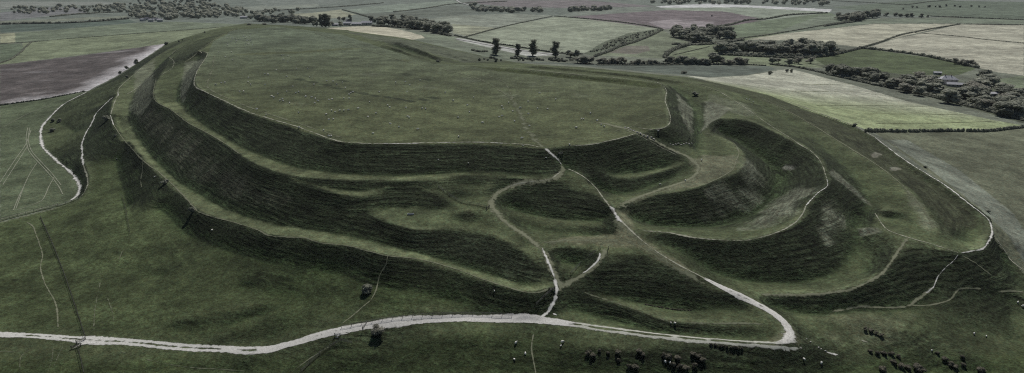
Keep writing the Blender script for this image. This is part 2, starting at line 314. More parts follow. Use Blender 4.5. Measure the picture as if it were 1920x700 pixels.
def wpoly(P):
    P = np.array(P, float); out = []
    for k in range(len(P)):
        a, b = P[k], P[(k + 1) % len(P)]; n = max(1, int(np.hypot(*(b - a)) / 14))
        for q in range(n): out.append(a + (b - a) * q / n)
    out = np.array(out); x, y = pick(out[:, 0], out[:, 1]); return np.stack([x, y], 1)
def in_poly(W, x, y):
    x0, y0 = W.min(0); x1, y1 = W.max(0)
    idx = np.nonzero((x >= x0) & (x <= x1) & (y >= y0) & (y <= y1))
    X = x[idx]; Y = y[idx]; ins = np.zeros(X.shape, bool)
    for k in range(len(W)):
        ax, ay = W[k]; bx, by = W[(k + 1) % len(W)]
        if ay == by: continue
        c = (ay > Y) != (by > Y); ins ^= c & (X < (bx - ax) * (Y - ay) / (by - ay) + ax)
    return tuple(i[ins] for i in idx)
# ---------------------------------------------------------------- materials
def mat(name, rough=.9, spec=.15):
    m = bpy.data.materials.new(name); m.use_nodes = True
    b = m.node_tree.nodes['Principled BSDF']; b.inputs['Roughness'].default_value = rough
    b.inputs['Specular IOR Level'].default_value = spec
    return m, m.node_tree, b
def N(nt, t, **kw):
    n = nt.nodes.new(t)
    for k, v in kw.items():
        if k in n.inputs: n.inputs[k].default_value = v
        else: setattr(n, k, v)
    return n
def noise_node(nt, vec, scale, detail=3, rough=.6):
    n = N(nt, 'ShaderNodeTexNoise', Scale=scale, Detail=detail, Roughness=rough); nt.links.new(vec, n.inputs['Vector']); return n.outputs['Fac']
def maprange(nt, v, a, b, c, d):
    n = N(nt, 'ShaderNodeMapRange'); nt.links.new(v, n.inputs[0])
    for k, x in zip((1, 2, 3, 4), (a, b, c, d)): n.inputs[k].default_value = x
    return n.outputs[0]
def mathn(nt, op, a, b=None):
    n = N(nt, 'ShaderNodeMath', operation=op)
    for k, x in ((0, a), (1, b)):
        if x is None: continue
        if isinstance(x, (int, float)): n.inputs[k].default_value = x
        else: nt.links.new(x, n.inputs[k])
    return n.outputs[0]
def simple(name, c1, c2=None, scale=1.0, rough=.9, spec=.15):
    m, nt, b = mat(name, rough, spec); c2 = c2 or tuple(x * .7 for x in c1)
    g = N(nt, 'ShaderNodeNewGeometry'); f = noise_node(nt, g.outputs['Position'], scale, 4)
    f = maprange(nt, f, .35, .65, 0, 1)
    mx = N(nt, 'ShaderNodeMix', data_type='RGBA'); nt.links.new(f, mx.inputs[0])
    mx.inputs[6].default_value = (*c1, 1); mx.inputs[7].default_value = (*c2, 1)
    nt.links.new(mx.outputs[2], b.inputs['Base Color']); return m

def ground_material():
    m, nt, b = mat('grassland', .95, .08)
    geo = N(nt, 'ShaderNodeNewGeometry'); pos = geo.outputs['Position']
    col = N(nt, 'ShaderNodeVertexColor', layer_name='Col').outputs['Color']
    tus = N(nt, 'ShaderNodeAttribute', attribute_name='tussock').outputs['Fac']
    # long grass in contour-following terraces: noise squeezed in height, stretched along the slope
    mp = N(nt, 'ShaderNodeMapping'); nt.links.new(pos, mp.inputs[0]); mp.inputs['Scale'].default_value = (.055, .055, 1.5)
    st = noise_node(nt, mp.outputs[0], 1.0, 3, .55)
    mp2 = N(nt, 'ShaderNodeMapping'); nt.links.new(pos, mp2.inputs[0]); mp2.inputs['Scale'].default_value = (.75, .75, 1.0)
    cl = noise_node(nt, mp2.outputs[0], 1.0, 4, .65)
    fine = noise_node(nt, pos, 1.3, 3, .7)
    spk = noise_node(nt, pos, .38, 4, .7)
    brk = noise_node(nt, pos, .03, 3, .6)
    mid = noise_node(nt, pos, .07, 4, .6)
    big = noise_node(nt, pos, .016, 3, .55)
    # brightness variation
    a = maprange(nt, fine, .3, .7, .60, 1.42); bb = maprange(nt, mid, .32, .68, .70, 1.3); cc = maprange(nt, big, .34, .66, .78, 1.22)
    dd = maprange(nt, spk, .3, .7, .62, 1.42); flat = mathn(nt, 'MULTIPLY', mathn(nt, 'MULTIPLY', mathn(nt, 'MULTIPLY', a, bb), cc), dd)
    s1 = maprange(nt, st, .4, .62, .5, 1.45); s2 = maprange(nt, cl, .32, .68, .42, 1.6)
    bk = N(nt, 'ShaderNodeMix', data_type='FLOAT'); nt.links.new(maprange(nt, brk, .4, .6, .12, 1), bk.inputs[0]); bk.inputs[2].default_value = .95; nt.links.new(s1, bk.inputs[3])
    rough = mathn(nt, 'MULTIPLY', mathn(nt, 'MULTIPLY', mathn(nt, 'MULTIPLY', bk.outputs[0], s2), dd), mathn(nt, 'MULTIPLY', bb, a))
    mx = N(nt, 'ShaderNodeMix', data_type='FLOAT'); nt.links.new(tus, mx.inputs[0]); nt.links.new(flat, mx.inputs[2]); nt.links.new(rough, mx.inputs[3])
    # hue drift between yellower dry grass and fresher green
    hue = N(nt, 'ShaderNodeMix', data_type='RGBA'); nt.links.new(maprange(nt, cl, .35, .65, 0, 1), hue.inputs[0])
    hue.inputs[6].default_value = (1.10, 1.0, .92, 1); hue.inputs[7].default_value = (.92, 1.02, .98, 1)
    v1 = N(nt, 'ShaderNodeVectorMath', operation='MULTIPLY'); nt.links.new(col, v1.inputs[0]); nt.links.new(hue.outputs[2], v1.inputs[1])
    v2 = N(nt, 'ShaderNodeVectorMath', operation='SCALE'); nt.links.new(v1.outputs[0], v2.inputs[0]); nt.links.new(mx.outputs[0], v2.inputs['Scale'])
    nt.links.new(v2.outputs[0], b.inputs['Base Color'])
    h1 = mathn(nt, 'MULTIPLY', mathn(nt, 'ADD', fine, spk), .32); h2 = mathn(nt, 'MULTIPLY', mathn(nt, 'ADD', mathn(nt, 'MULTIPLY', mathn(nt, 'MULTIPLY', st, maprange(nt, brk, .4, .6, .2, 1)), 1.0), cl), tus)
    bp = N(nt, 'ShaderNodeBump', Strength=.8, Distance=1.0); nt.links.new(mathn(nt, 'ADD', h1, h2), bp.inputs['Height'])
    nt.links.new(bp.outputs[0], b.inputs['Normal'])
    return m

# ---------------------------------------------------------------- what grows where: base colours, painted per field
GR = dict(short=(.078,.090,.050), worn=(.140,.152,.095), rough=(.031,.038,.022), lush=(.050,.072,.033), grey=(.145,.155,.115))  # rough: longer slope grass, darkened further to paint in the banks' shade
n1 = vnoise(MX, MY, 35, 21); n2 = vnoise(MX, MY, 11, 22); n3 = vnoise(MX, MY, 120, 23); n4 = vnoise(MX, MY, 5, 24)
C = np.zeros((NR, NT, 3)); T = np.zeros((NR, NT))
base_far = np.array((.115, .128, .10))
C[:] = base_far * (1 + .12 * n3[..., None])
SL = bil(SLOPE, FX0, FY0, FST, MX, MY); CV = bil(CURV, FX0, FY0, FST, MX, MY)
def paint(P, c, tus=None, var=.08, px=True, fade=None):
    idx = in_poly(wpoly(P) if px else P, MX, MY)
    k = (1 + var * n2[idx] + var * n1[idx])[:, None]
    C[idx] = np.array(c) * k
    if tus is not None: T[idx] = tus
    return idx
P_ = paint
# far left
P_([(0,-5),(1920,-5),(1920,30),(0,60)], (.12,.14,.12))
P_([(0,24),(95,13),(150,15),(165,24),(95,30),(0,40)], (.135,.14,.14)); P_([(0,3),(200,4),(260,8),(60,12),(0,18)], (.17,.185,.165))
P_([(0,40),(240,30),(235,34),(0,46)], (.15,.165,.13)); P_([(0,47),(110,44),(236,36),(258,42),(150,52),(0,62)], (.072,.095,.078))
P_([(380,20),(480,12),(590,4),(600,12),(480,22),(400,26)], (.17,.19,.16)); P_([(480,0),(640,-4),(630,6),(500,12)], (.14,.16,.14))
P_([(540,27),(590,24),(640,18),(668,27),(640,34),(560,36)], (.22,.23,.17)); P_([(640,20),(700,12),(850,1),(872,5),(770,20),(665,27)], (.16,.19,.155))
P_([(666,27),(770,22),(850,10),(900,20),(860,30),(800,32),(700,36)], (.10,.115,.095)); P_([(870,5),(900,1),(1100,1),(1230,12),(1150,16),(960,14)], (.135,.125,.125), var=.14)
P_([(890,16),(1150,16),(1240,20),(1060,32),(900,27)], (.11,.13,.11))
P_([(0,64),(28,62),(28,81),(0,82)], (.24,.25,.17)); P_([(28,62),(150,52),(258,43),(330,41),(460,46),(330,58),(130,72),(60,79),(28,81)], (.125,.15,.105))
P_([(42,81),(130,72),(330,58),(460,46),(440,56),(350,72),(310,82),(200,97),(0,122),(0,119),(35,103),(45,92)], (.15,.175,.112)); P_([(0,83),(40,82),(44,92),(32,105),(0,118)], (.095,.12,.08))
brown = P_([(0,122),(150,105),(312,82),(270,110),(215,145),(160,172),(60,190),(0,198)], (.080,.072,.070), var=.18)
P_([(0,198),(60,190),(165,172),(120,195),(90,219),(75,242),(80,275),(105,300),(135,325),(149,348),(143,372),(100,389),(0,415)], (.074,.092,.055), var=.12)
# chalky soil showing along the low side of the ploughed field
lx, ly = pick([312, 296, 268, 235, 200, 165, 120, 60], [83, 94, 110, 134, 154, 170, 181, 190])
X, Y = MX[brown], MY[brown]; dmin = np.full(X.shape, 1e9)
for k in range(len(lx) - 1):
    ax, ay, bx, by = lx[k], ly[k], lx[k+1], ly[k+1]; t = np.clip(((X-ax)*(bx-ax)+(Y-ay)*(by-ay)) / ((bx-ax)**2+(by-ay)**2), 0, 1)
    dmin = np.minimum(dmin, np.hypot(X-ax-t*(bx-ax), Y-ay-t*(by-ay)) )
ww = 34 + 12 * n1[brown]; f = np.clip(1 - dmin / ww, 0, 1) ** 1.1 * .95; f = np.maximum(f, np.clip(vnoise(X, Y * 2.5, 60, 44) - .35, 0, 1) * .4)
C[brown] = C[brown] * (1 - f[:, None]) + np.array((.46, .45, .46)) * f[:, None]
# middle distance
P_([(590,50),(640,50),(760,58),(870,74),(855,82),(1000,108),(960,116),(760,76),(640,58)], (.12,.14,.105))
P_([(612,53),(665,50),(712,49),(755,57),(790,66),(797,72),(772,75),(700,67)], (.33,.32,.25), var=.12)
P_([(790,62),(850,69),(990,97),(960,100),(870,80),(800,72)], (.14,.165,.12)); P_([(845,30),(960,26),(1045,30),(960,47),(870,70),(850,66),(800,36)], (.18,.20,.165), var=.14)
P_([(848,45),(905,50),(930,53),(875,68),(850,62)], (.23,.245,.18), var=.2)
P_([(1045,31),(1100,36),(1180,44),(1235,53),(1200,63),(1140,80),(1096,100),(1000,97),(875,70),(960,47)], (.20,.225,.17), var=.06)
P_([(858,71),(1000,98),(1048,101),(1048,104),(990,106),(855,75)], (.30,.31,.29)); P_([(1096,101),(1130,80),(1180,62),(1238,54),(1232,60),(1180,80),(1130,95),(1112,106)], (.085,.10,.07), tus=.6, var=.2)
P_([(1125,104),(1160,88),(1190,80),(1244,57),(1262,70),(1300,82),(1250,106),(1240,110)], (.125,.145,.10)); P_([(1140,99),(1175,86),(1215,86),(1220,95),(1190,102)], (.125,.12,.10))
P_([(1062,32),(1250,19),(1360,21),(1432,34),(1400,46),(1330,55),(1244,55),(1150,42)], (.125,.108,.112), var=.14)
P_([(1215,42),(1260,36),(1340,42),(1330,52),(1245,54)], (.21,.19,.195), var=.12)
P_([(1240,14),(1400,13),(1556,23),(1540,29),(1440,38),(1360,22),(1250,19)], (.19,.22,.175)); P_([(1120,14),(1240,13),(1250,19),(1062,32),(1045,30)], (.14,.16,.135))
P_([(1230,12),(1330,7),(1420,11),(1560,18),(1556,23),(1400,14),(1240,15)], (.42,.43,.43))
P_([(1345,52),(1440,38),(1556,24),(1580,36),(1550,49),(1440,66),(1380,72),(1350,62)], (.115,.145,.095)); P_([(1250,106),(1300,84),(1380,73),(1560,46),(1600,43),(1430,74),(1350,80),(1360,98),(1520,110),(1560,118),(1560,128),(1440,124),(1260,118)], (.14,.165,.105))
P_([(1540,28),(1640,36),(1800,34),(1920,38),(1920,46),(1800,44),(1640,44),(1480,62),(1440,66)], (.13,.155,.115))
P_([(1560,14),(1700,2),(1920,-2),(1920,38),(1820,33),(1690,30),(1640,24)], (.092,.115,.085), var=.12); P_([(1700,-4),(1920,-6),(1920,4),(1800,2)], (.15,.165,.15))
P_([(1400,74),(1480,62),(1640,45),(1792,45),(1722,62),(1640,81),(1620,90),(1590,86),(1480,76)], (.30,.30,.235), var=.05)
P_([(1632,88),(1682,72),(1732,62),(1798,46),(1920,47),(1920,142),(1870,136),(1830,126),(1760,108)], (.30,.30,.24), var=.05)
P_([(1520,108),(1560,100),(1612,90),(1760,111),(1830,129),(1800,140),(1740,150),(1660,148),(1600,128),(1550,124)], (.068,.088,.045)); P_([(1860,150),(1920,142),(1920,172),(1870,170)], (.12,.145,.095))
P_([(1520,120),(1920,232),(1920,170),(1860,160),(1700,140),(1560,124)], (.07,.08,.055), tus=.5)
P_([(960,118),(1000,116),(1160,122),(1440,124),(1456,130),(1400,141),(1330,145),(1290,142),(1200,134),(1100,124),(1000,118)], (.082,.098,.082))
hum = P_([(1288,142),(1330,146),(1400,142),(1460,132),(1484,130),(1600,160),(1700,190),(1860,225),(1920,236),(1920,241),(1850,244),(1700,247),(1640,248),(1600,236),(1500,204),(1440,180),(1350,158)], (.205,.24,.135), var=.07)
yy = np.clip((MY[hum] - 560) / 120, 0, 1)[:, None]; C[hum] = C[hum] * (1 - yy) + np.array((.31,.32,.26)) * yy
P_([(1640,249),(1850,245),(1925,240),(1925,600),(1900,520),(1865,450),(1852,408),(1775,348)], (.105,.115,.078), var=.1)
gl = P_([(1660,262),(1700,262),(1800,320),(1900,400),(1925,440),(1925,500),(1890,440),(1830,385),(1740,315)], (.135,.15,.12), var=.25)
# the hill itself
hill = in_poly(wpoly([(460,44),(400,55),(350,70),(312,83),(285,102),(268,112),(235,135),(200,155),(165,172),(120,195),(92,220),(77,242),(83,275),(108,300),(138,325),(152,348),(146,372),(100,391),(0,417),(-60,440),(-200,640),(-200,760),(960,760),(2120,760),(2120,560),(1925,520),(1865,450),(1856,408),(1777,348),(1700,302),(1640,258),(1600,236),(1500,202),(1440,178),(1350,157),(1290,145),(1200,137),(1100,127),(1000,121),(960,116),(900,104),(830,88),(760,72),(640,56),(560,49)]), MX, MY)
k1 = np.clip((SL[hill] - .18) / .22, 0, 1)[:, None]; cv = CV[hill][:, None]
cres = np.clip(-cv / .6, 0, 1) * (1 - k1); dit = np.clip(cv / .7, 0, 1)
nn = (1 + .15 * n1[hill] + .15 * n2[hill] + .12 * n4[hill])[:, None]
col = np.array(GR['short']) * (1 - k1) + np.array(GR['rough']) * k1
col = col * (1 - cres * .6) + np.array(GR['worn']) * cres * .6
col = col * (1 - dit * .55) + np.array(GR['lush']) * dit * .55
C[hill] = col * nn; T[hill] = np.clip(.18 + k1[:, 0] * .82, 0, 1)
# natural hillside grass is longer than the sheep-cropped top
def edge_fade(P, soft):
    """cells inside a patch and how far they lie from its ragged border, 0..1"""
    W = wpoly(P); idx = in_poly(W, MX, MY); X, Y = MX[idx], MY[idx]; dm = np.full(X.shape, 1e9)
    for k in range(len(W)):
        ax, ay = W[k]; bx, by = W[(k+1) % len(W)]; l2 = (bx-ax)**2+(by-ay)**2 + 1e-9
        t = np.clip(((X-ax)*(bx-ax)+(Y-ay)*(by-ay)) / l2, 0, 1); dm = np.minimum(dm, (X-ax-t*(bx-ax))**2 + (Y-ay-t*(by-ay))**2)
    return idx, np.clip(np.sqrt(dm) / soft + .4 * n2[idx] + .3 * n4[idx], 0, 1)
hs, a_ = edge_fade([(213,205),(225,252),(268,302),(330,353),(370,396),(480,431),(600,456),(720,480),(840,500),(960,548),(1020,560),(1000,596),(800,597),(640,615),(500,650),(300,645),(-150,625),(-60,440),(0,417),(150,375),(165,300),(180,220)], 8.0)
C[hs] = C[hs] * (1 - a_[:, None] * (1 - np.array((.80, .84, .76)))); T[hs] = np.maximum(T[hs], 0.45 * a_)

ds, a_ = edge_fade([(230,262),(268,304),(330,355),(370,398),(480,433),(600,458),(720,482),(840,503),(960,552),(1020,562),(1000,592),(800,590),(720,600),(560,610),(440,600),(480,540),(360,470),(300,420)], 16.0)  # outer slope below the third bank, its shade deepened in the colour
C[ds] = C[ds] * (1 - a_[:, None] * (1 - np.array((.74, .78, .72)))); T[ds] = np.maximum(T[ds], 0.6 * a_)

fg, a_ = edge_fade([(-200,660),(300,655),(500,662),(640,640),(900,612),(1000,612),(1240,648),(1500,660),(1700,650),(1925,640),(2120,640),(2120,760),(-200,760)], 8.0)
C[fg] = C[fg] * (1 - a_[:, None] * (1 - np.array((.76, .82, .70)))); T[fg] = np.maximum(T[fg], 0.5 * a_)

# hilltop sward, greyer towards the far end, and trampled strips
top = in_poly(wpoly([(520,50),(440,57),(400,78),(390,100),(364,152),(400,180),(470,213),(600,255),(700,270),(860,268),(1014,278),(1066,273),(1150,263),(1200,247),(1250,236),(1247,190),(1240,157),(1100,142),(940,127),(830,120),(740,98),(640,65)]), MX, MY)
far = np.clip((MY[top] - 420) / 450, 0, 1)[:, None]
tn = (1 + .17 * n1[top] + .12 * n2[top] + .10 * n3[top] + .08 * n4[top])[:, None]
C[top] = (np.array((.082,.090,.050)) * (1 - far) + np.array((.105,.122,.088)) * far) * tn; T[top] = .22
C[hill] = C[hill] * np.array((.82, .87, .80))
def tint(P, c, amt, tus=None, soft=6.0):
    """another ground tone with ragged edges"""
    W = wpoly(P); idx = in_poly(W, MX, MY); X, Y = MX[idx], MY[idx]; dm = np.full(X.shape, 1e9)
    for k in range(len(W)):
        ax, ay = W[k]; bx, by = W[(k+1) % len(W)]; l2 = (bx-ax)**2+(by-ay)**2 + 1e-9
        t = np.clip(((X-ax)*(bx-ax)+(Y-ay)*(by-ay)) / l2, 0, 1); dm = np.minimum(dm, np.hypot(X-ax-t*(bx-ax), Y-ay-t*(by-ay)))
    a = np.clip(dm / soft + .5 * n2[idx] + .5 * n4[idx], 0, 1) * amt
    C[idx] = C[idx] * (1 - a[:, None]) + np.array(c) * (1 + .15 * n4[idx][:, None]) * a[:, None]
    if tus is not None: T[idx] = T[idx] * (1 - a) + tus * a
worn, grey, lush, scrub = GR['worn'], GR['grey'], GR['lush'], (.042,.047,.027)
tint([(375,228),(410,250),(450,275),(480,288),(520,304),(560,315),(620,324),(700,329),(760,331),(860,323),(920,323),(920,328),(850,331),(760,340),(700,338),(600,334),(520,322),(480,309),(450,290),(420,268),(387,249),(353,231),(320,206),(295,193),(338,190)], (.10,.115,.062), .7, .1, 3)
tint([(222,168),(262,160),(242,205),(246,228),(258,255),(300,308),(340,345),(420,390),(480,409),(600,433),(720,457),(840,490),(1005,541),(985,549),(900,523),(840,499),(720,479),(600,455),(480,430),(390,404),(330,353),(268,302),(225,252),(212,232),(213,190)], (.10,.118,.064), .7, .15, 3)
tint([(532,329),(590,341),(640,357),(685,360),(720,346),(790,348),(840,368),(842,382),(790,352),(740,352),(712,356),(690,367),(660,370),(620,362),(560,342)], (.095,.112,.06), .7, .15, 2)
tint([(705,402),(735,388),(800,384),(850,392),(845,420),(800,430),(740,420)], (.085,.105,.055), .6, .3, 4)
tint([(1020,450),(1060,445),(1150,438),(1160,420),(1150,395),(1180,385),(1190,420),(1230,460),(1290,500),(1300,520),(1240,492),(1190,468),(1120,462),(1050,458),(1030,475)], (.135,.138,.088), .8, .1, 3)
tint([(1290,300),(1320,290),(1380,290),(1392,305),(1370,328),(1310,350),(1240,362),(1180,385),(1165,392),(1195,370),(1250,352),(1300,330)], (.135,.14,.092), .8, .15, 3)
tint([(1378,300),(1400,290),(1425,310),(1440,340),(1447,365),(1425,385),(1400,402),(1370,412),(1345,420),(1310,418),(1300,400),(1330,380),(1318,358),(1350,338),(1382,325)], grey, .62, .85, 11)
tint([(1440,380),(1500,345),(1545,340),(1548,352),(1510,385),(1500,402),(1450,425),(1400,437),(1370,436),(1410,408)], grey, .62, .85, 11)
tint([(1515,395),(1545,360),(1570,380),(1585,410),(1588,445),(1570,455),(1545,470),(1530,430)], grey, .62, .85, 11)
tint([(1560,315),(1600,350),(1640,385),(1652,398),(1625,385),(1580,350),(1553,325)], grey, .7, .7, 2)
tint([(1320,190),(1345,192),(1375,205),(1350,222),(1325,240),(1312,250),(1318,225)], grey, .8, .8, 2); tint([(1265,170),(1300,205),(1302,230),(1300,262),(1285,240),(1272,205)], grey, .6, .5, 2); tint([(1330,175),(1400,195),(1425,215),(1405,222),(1370,212),(1325,190)], grey, .35, .5, 3)
tint([(1690,345),(1735,385),(1765,430),(1742,442),(1720,420),(1700,385)], grey, .5, .4, 4); tint([(1605,427),(1650,427),(1655,436),(1612,445)], grey, .7, .5, 2)
tint([(1467,205),(1500,203),(1560,222),(1600,238),(1640,260),(1700,305),(1775,352),(1820,388),(1845,420),(1835,430),(1770,440),(1745,395),(1700,352),(1640,308),(1580,271),(1527,238)], scrub, .85, .75, 3)
tint([(1290,146),(1350,157),(1440,179),(1500,202),(1467,205),(1400,180),(1340,164)], scrub, .6, .6, 3)
tint([(250,135),(292,110),(290,160),(287,185),(262,225),(240,205),(250,180)], grey, .55, .5, 3); tint([(345,118),(385,108),(366,140),(352,170),(345,200),(335,185),(340,152)], grey, .6, .5, 2)
tint([(250,215),(290,200),(350,240),(420,290),(480,330),(560,380),(500,400),(400,360),(330,320)], (.085,.085,.062), .5, 1, 12)
tint([(1630,288),(1640,285),(1655,289),(1650,296),(1635,296)], (.15,.15,.12), .9, .2, 1); tint([(1668,314),(1680,312),(1692,317),(1680,321),(1668,319)], (.15,.15,.12), .9, .2, 1); tint([(1463,315),(1475,307),(1490,308),(1494,316),(1480,322),(1466,321)], (.15,.155,.13), .9, .3, 1.2)
tint([(1490,640),(1560,580),(1640,575),(1720,590),(1700,640),(1600,655)], (.105,.115,.07), .6, .3, 8); tint([(1430,640),(1478,600),(1500,625),(1500,650),(1440,652)], (.125,.13,.085), .6, .2, 3)
tint([(860,415),(880,388),(894,405),(885,418)], (.04,.045,.025), .6, .8, 2)  # shaded near face of the small mound, painted dark
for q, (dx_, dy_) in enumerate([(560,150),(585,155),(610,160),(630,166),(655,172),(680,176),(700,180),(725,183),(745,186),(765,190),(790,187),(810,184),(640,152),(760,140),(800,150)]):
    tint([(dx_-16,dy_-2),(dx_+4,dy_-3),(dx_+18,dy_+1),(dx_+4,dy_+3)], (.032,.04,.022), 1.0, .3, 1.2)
tint([(880,124),(940,127.5),(1000,132.5),(1100,142.5),(1200,151.5),(1240,158),(1240,168),(1150,157),(1100,152),(1000,141),(930,134)], (.050,.062,.026), .9, .5, 2)  # shade on the rim's inner face, painted as a dark grass strip
tint([(1000,123.5),(1100,132.5),(1200,142),(1290,155),(1280,160),(1200,149),(1100,139),(1000,129)], (.052,.062,.03), .8, .5, 2)  # same painted shade for the second far bank
tint([(705,79),(760,98),(835,119),(815,121),(780,112),(730,92)], (.045,.055,.028), .8, .6, 3); tint([(745,84),(800,100),(870,119),(850,120),(790,106)], (.042,.05,.028), .8, .6, 3); tint([(640,58),(760,74),(900,104),(960,116),(870,118),(790,96),(700,76)], (.075,.085,.062), .7, .5, 6)  # first two tints paint shade onto the far banks' near slopes
tint([(830,430),(900,434),(950,452),(1000,490),(1020,530),(960,528),(900,508),(840,488),(780,470),(740,450),(700,425)], (.030,.038,.022), .8, 1, 5)  # slope below the loop path, shade painted into the grass colour
for P in ([(420,104),(470,99),(560,96),(640,90),(700,90),(640,95),(560,101),(470,104)], [(740,113),(760,110),(780,113),(760,118)]): tint(P, (.07,.078,.035), .6, .2, 5)
for (dx_, dy_, q) in [(800,165,30),(560,195,40),(950,180,40),(1080,180,36),(700,140,34),(880,150,40),(1000,160,30)]:
    tint([(dx_-q,dy_),(dx_,dy_-q*.2),(dx_+q,dy_),(dx_,dy_+q*.2)], (.115,.13,.09), .4, .2, 9)

me = bpy.data.meshes.new('ground'); nv = NR * NT
me.vertices.add(nv); me.vertices.foreach_set('co', np.stack([MX, MY, MZ], -1).astype(np.float32).ravel())
ii = np.arange(nv).reshape(NR, NT); qd = np.stack([ii[:-1, :-1], ii[:-1, 1:], ii[1:, 1:], ii[1:, :-1]], -1).reshape(-1, 4)
me.loops.add(qd.size); me.loops.foreach_set('vertex_index', qd.astype(np.int32).ravel())
me.polygons.add(len(qd)); me.polygons.foreach_set('loop_start', np.arange(0, qd.size, 4, dtype=np.int32)); me.update()
me.polygons.foreach_set('use_smooth', np.ones(len(qd), bool))
ca = me.color_attributes.new('Col', 'FLOAT_COLOR', 'POINT'); ca.data.foreach_set('color', np.concatenate([np.clip(C * np.array((.97, .965, 1.02)), 0, 1), np.ones((NR, NT, 1))], -1).astype(np.float32).ravel())
ta = me.attributes.new('tussock', 'FLOAT', 'POINT'); ta.data.foreach_set('value', T.astype(np.float32).ravel())
me.materials.append(ground_material())
ground = bpy.data.objects.new('ground', me); COL.objects.link(ground); ground['kind'] = 'structure'

# ---------------------------------------------------------------- generic mesh helpers
class MB:
    def __init__(s): s.v = []; s.f = []; s.m = []
    def add(s, vs, fs, mi=0):
        o = len(s.v); s.v += [tuple(v) for v in vs]; s.f += [tuple(o + i for i in f) for f in fs]; s.m += [mi] * len(fs)
    def box(s, c, d, rz=0, mi=0, taper=1.0, M=None):
        x, y, z = d[0] / 2, d[1] / 2, d[2] / 2; vs = []
        for sz, k in ((-1, 1), (1, taper)):
            for sx, sy in ((-1, -1), (1, -1), (1, 1), (-1, 1)):
                a, b = sx * x * k, sy * y * k; vs.append((c[0] + a * math.cos(rz) - b * math.sin(rz), c[1] + a * math.sin(rz) + b * math.cos(rz), c[2] + sz * z))
        s.add(vs, [(3, 2, 1, 0), (4, 5, 6, 7), (0, 1, 5, 4), (1, 2, 6, 5), (2, 3, 7, 6), (3, 0, 4, 7)], mi)
    def tube(s, pts, rad, n=6, mi=0, cap=True):
        pts = [Vector(p) for p in pts]; rings = []
        if not hasattr(rad, '__len__'): rad = [rad] * len(pts)
        vs = []
        for k, p in enumerate(pts):
            d = (pts[min(k + 1, len(pts) - 1)] - pts[max(k - 1, 0)]).normalized(); u = d.orthogonal().normalized(); w_ = d.cross(u)
            for q in range(n):
                a = 2 * math.pi * q / n; vs.append(p + (u * math.cos(a) + w_ * math.sin(a)) * rad[k])
        fs = [(k * n + q, k * n + (q + 1) % n, (k + 1) * n + (q + 1) % n, (k + 1) * n + q) for k in range(len(pts) - 1) for q in range(n)]
        if cap: fs += [tuple(range(n))[::-1], tuple((len(pts) - 1) * n + q for q in range(n))]
        s.add(vs, fs, mi)
    def data(s, name, mats, smooth=False):
        me = bpy.data.meshes.new(name); me.from_pydata(s.v, [], s.f)
        for m in mats: me.materials.append(m)
        me.polygons.foreach_set('material_index', s.m)
        if smooth: me.polygons.foreach_set('use_smooth', [True] * len(s.f))
        me.update(); return me
def link(name, data, parent=None, loc=None, rz=0, scale=None):
    o = bpy.data.objects.new(name, data); COL.objects.link(o)
    if parent: o.parent = parent
    if loc is not None: o.location = loc
    o.rotation_euler.z = rz
    if scale is not None: o.scale = scale if hasattr(scale, '__len__') else (scale,) * 3
    return o
def tag(o, label, cat, group=None, kind=None):
    if label: o['label'] = label
    if cat: o['category'] = cat
    if group: o['group'] = group
    if kind: o['kind'] = kind
    return o
def spot(px, py):
    x, y = pick(px, py); x, y = float(x[0]), float(y[0]); return x, y, float(ZM(x, y))

# ---------------------------------------------------------------- chalk roads, trodden paths, wheel marks: ribbons laid on the ground
def track_material(name, c1, c2, cover, soft, gap=0.0):
    """cover: how unbroken the surface is; gap: strength of the grassy strip between wheel tracks"""
    m, nt, b = mat(name, .95, .05)
    pos = N(nt, 'ShaderNodeNewGeometry').outputs['Position']
    ac = N(nt, 'ShaderNodeAttribute', attribute_name='across').outputs['Fac']
    wid = N(nt, 'ShaderNodeAttribute', attribute_name='ends').outputs['Fac']
    n_a = noise_node(nt, pos, .55, 4, .65); n_b = noise_node(nt, pos, .09, 3, .6); n_c = noise_node(nt, pos, 2.2, 3, .7)
    e = mathn(nt, 'ABSOLUTE', ac)
    a = mathn(nt, 'SUBTRACT', 1.0, e)
    a = mathn(nt, 'ADD', maprange(nt, a, 0, soft, 0, 1.0), mathn(nt, 'MULTIPLY', mathn(nt, 'SUBTRACT', n_a, .5), 2.3))
    a = mathn(nt, 'SUBTRACT', a, maprange(nt, n_b, .35, .7, 0, 1.4 * (1 - cover)))
    if gap:
        g = maprange(nt, e, 0, .38, gap, 0); g = mathn(nt, 'MULTIPLY', g, maprange(nt, n_b, .38, .55, .1, 1.1)); a = mathn(nt, 'SUBTRACT', a, g)
    a = mathn(nt, 'SUBTRACT', a, mathn(nt, 'SUBTRACT', 1.0, wid))
    al = maprange(nt, a, .15, .6, 0, 1)
    mx = N(nt, 'ShaderNodeMix', data_type='RGBA'); nt.links.new(maprange(nt, n_c, .3, .7, 0, 1), mx.inputs[0]); mx.inputs[6].default_value = (*c1, 1); mx.inputs[7].default_value = (*c2, 1)
    nt.links.new(mx.outputs[2], b.inputs['Base Color']); nt.links.new(al, b.inputs['Alpha'])
    return m
M_road = track_material('chalk_gravel', (.62,.61,.58), (.34,.335,.31), .86, .32, .28)
M_roadg = track_material('chalk_gravel_rutted', (.62,.61,.58), (.34,.34,.31), .85, .35, .9)
M_two = track_material('chalk_two_track', (.46,.46,.42), (.26,.27,.22), .80, .45, 2.2)
M_chalk = track_material('bare_chalk', (.70,.69,.66), (.38,.38,.34), .66, 1.0)
M_thin = track_material('trodden_chalk', (.38,.375,.31), (.20,.21,.15), .55, 1.0)
M_grass = track_material('trodden_grass', (.185,.19,.135), (.13,.14,.09), .75, 1.0)
M_faint = track_material('faint_trodden_grass', (.14,.15,.105), (.115,.125,.08), .55, 1.2)
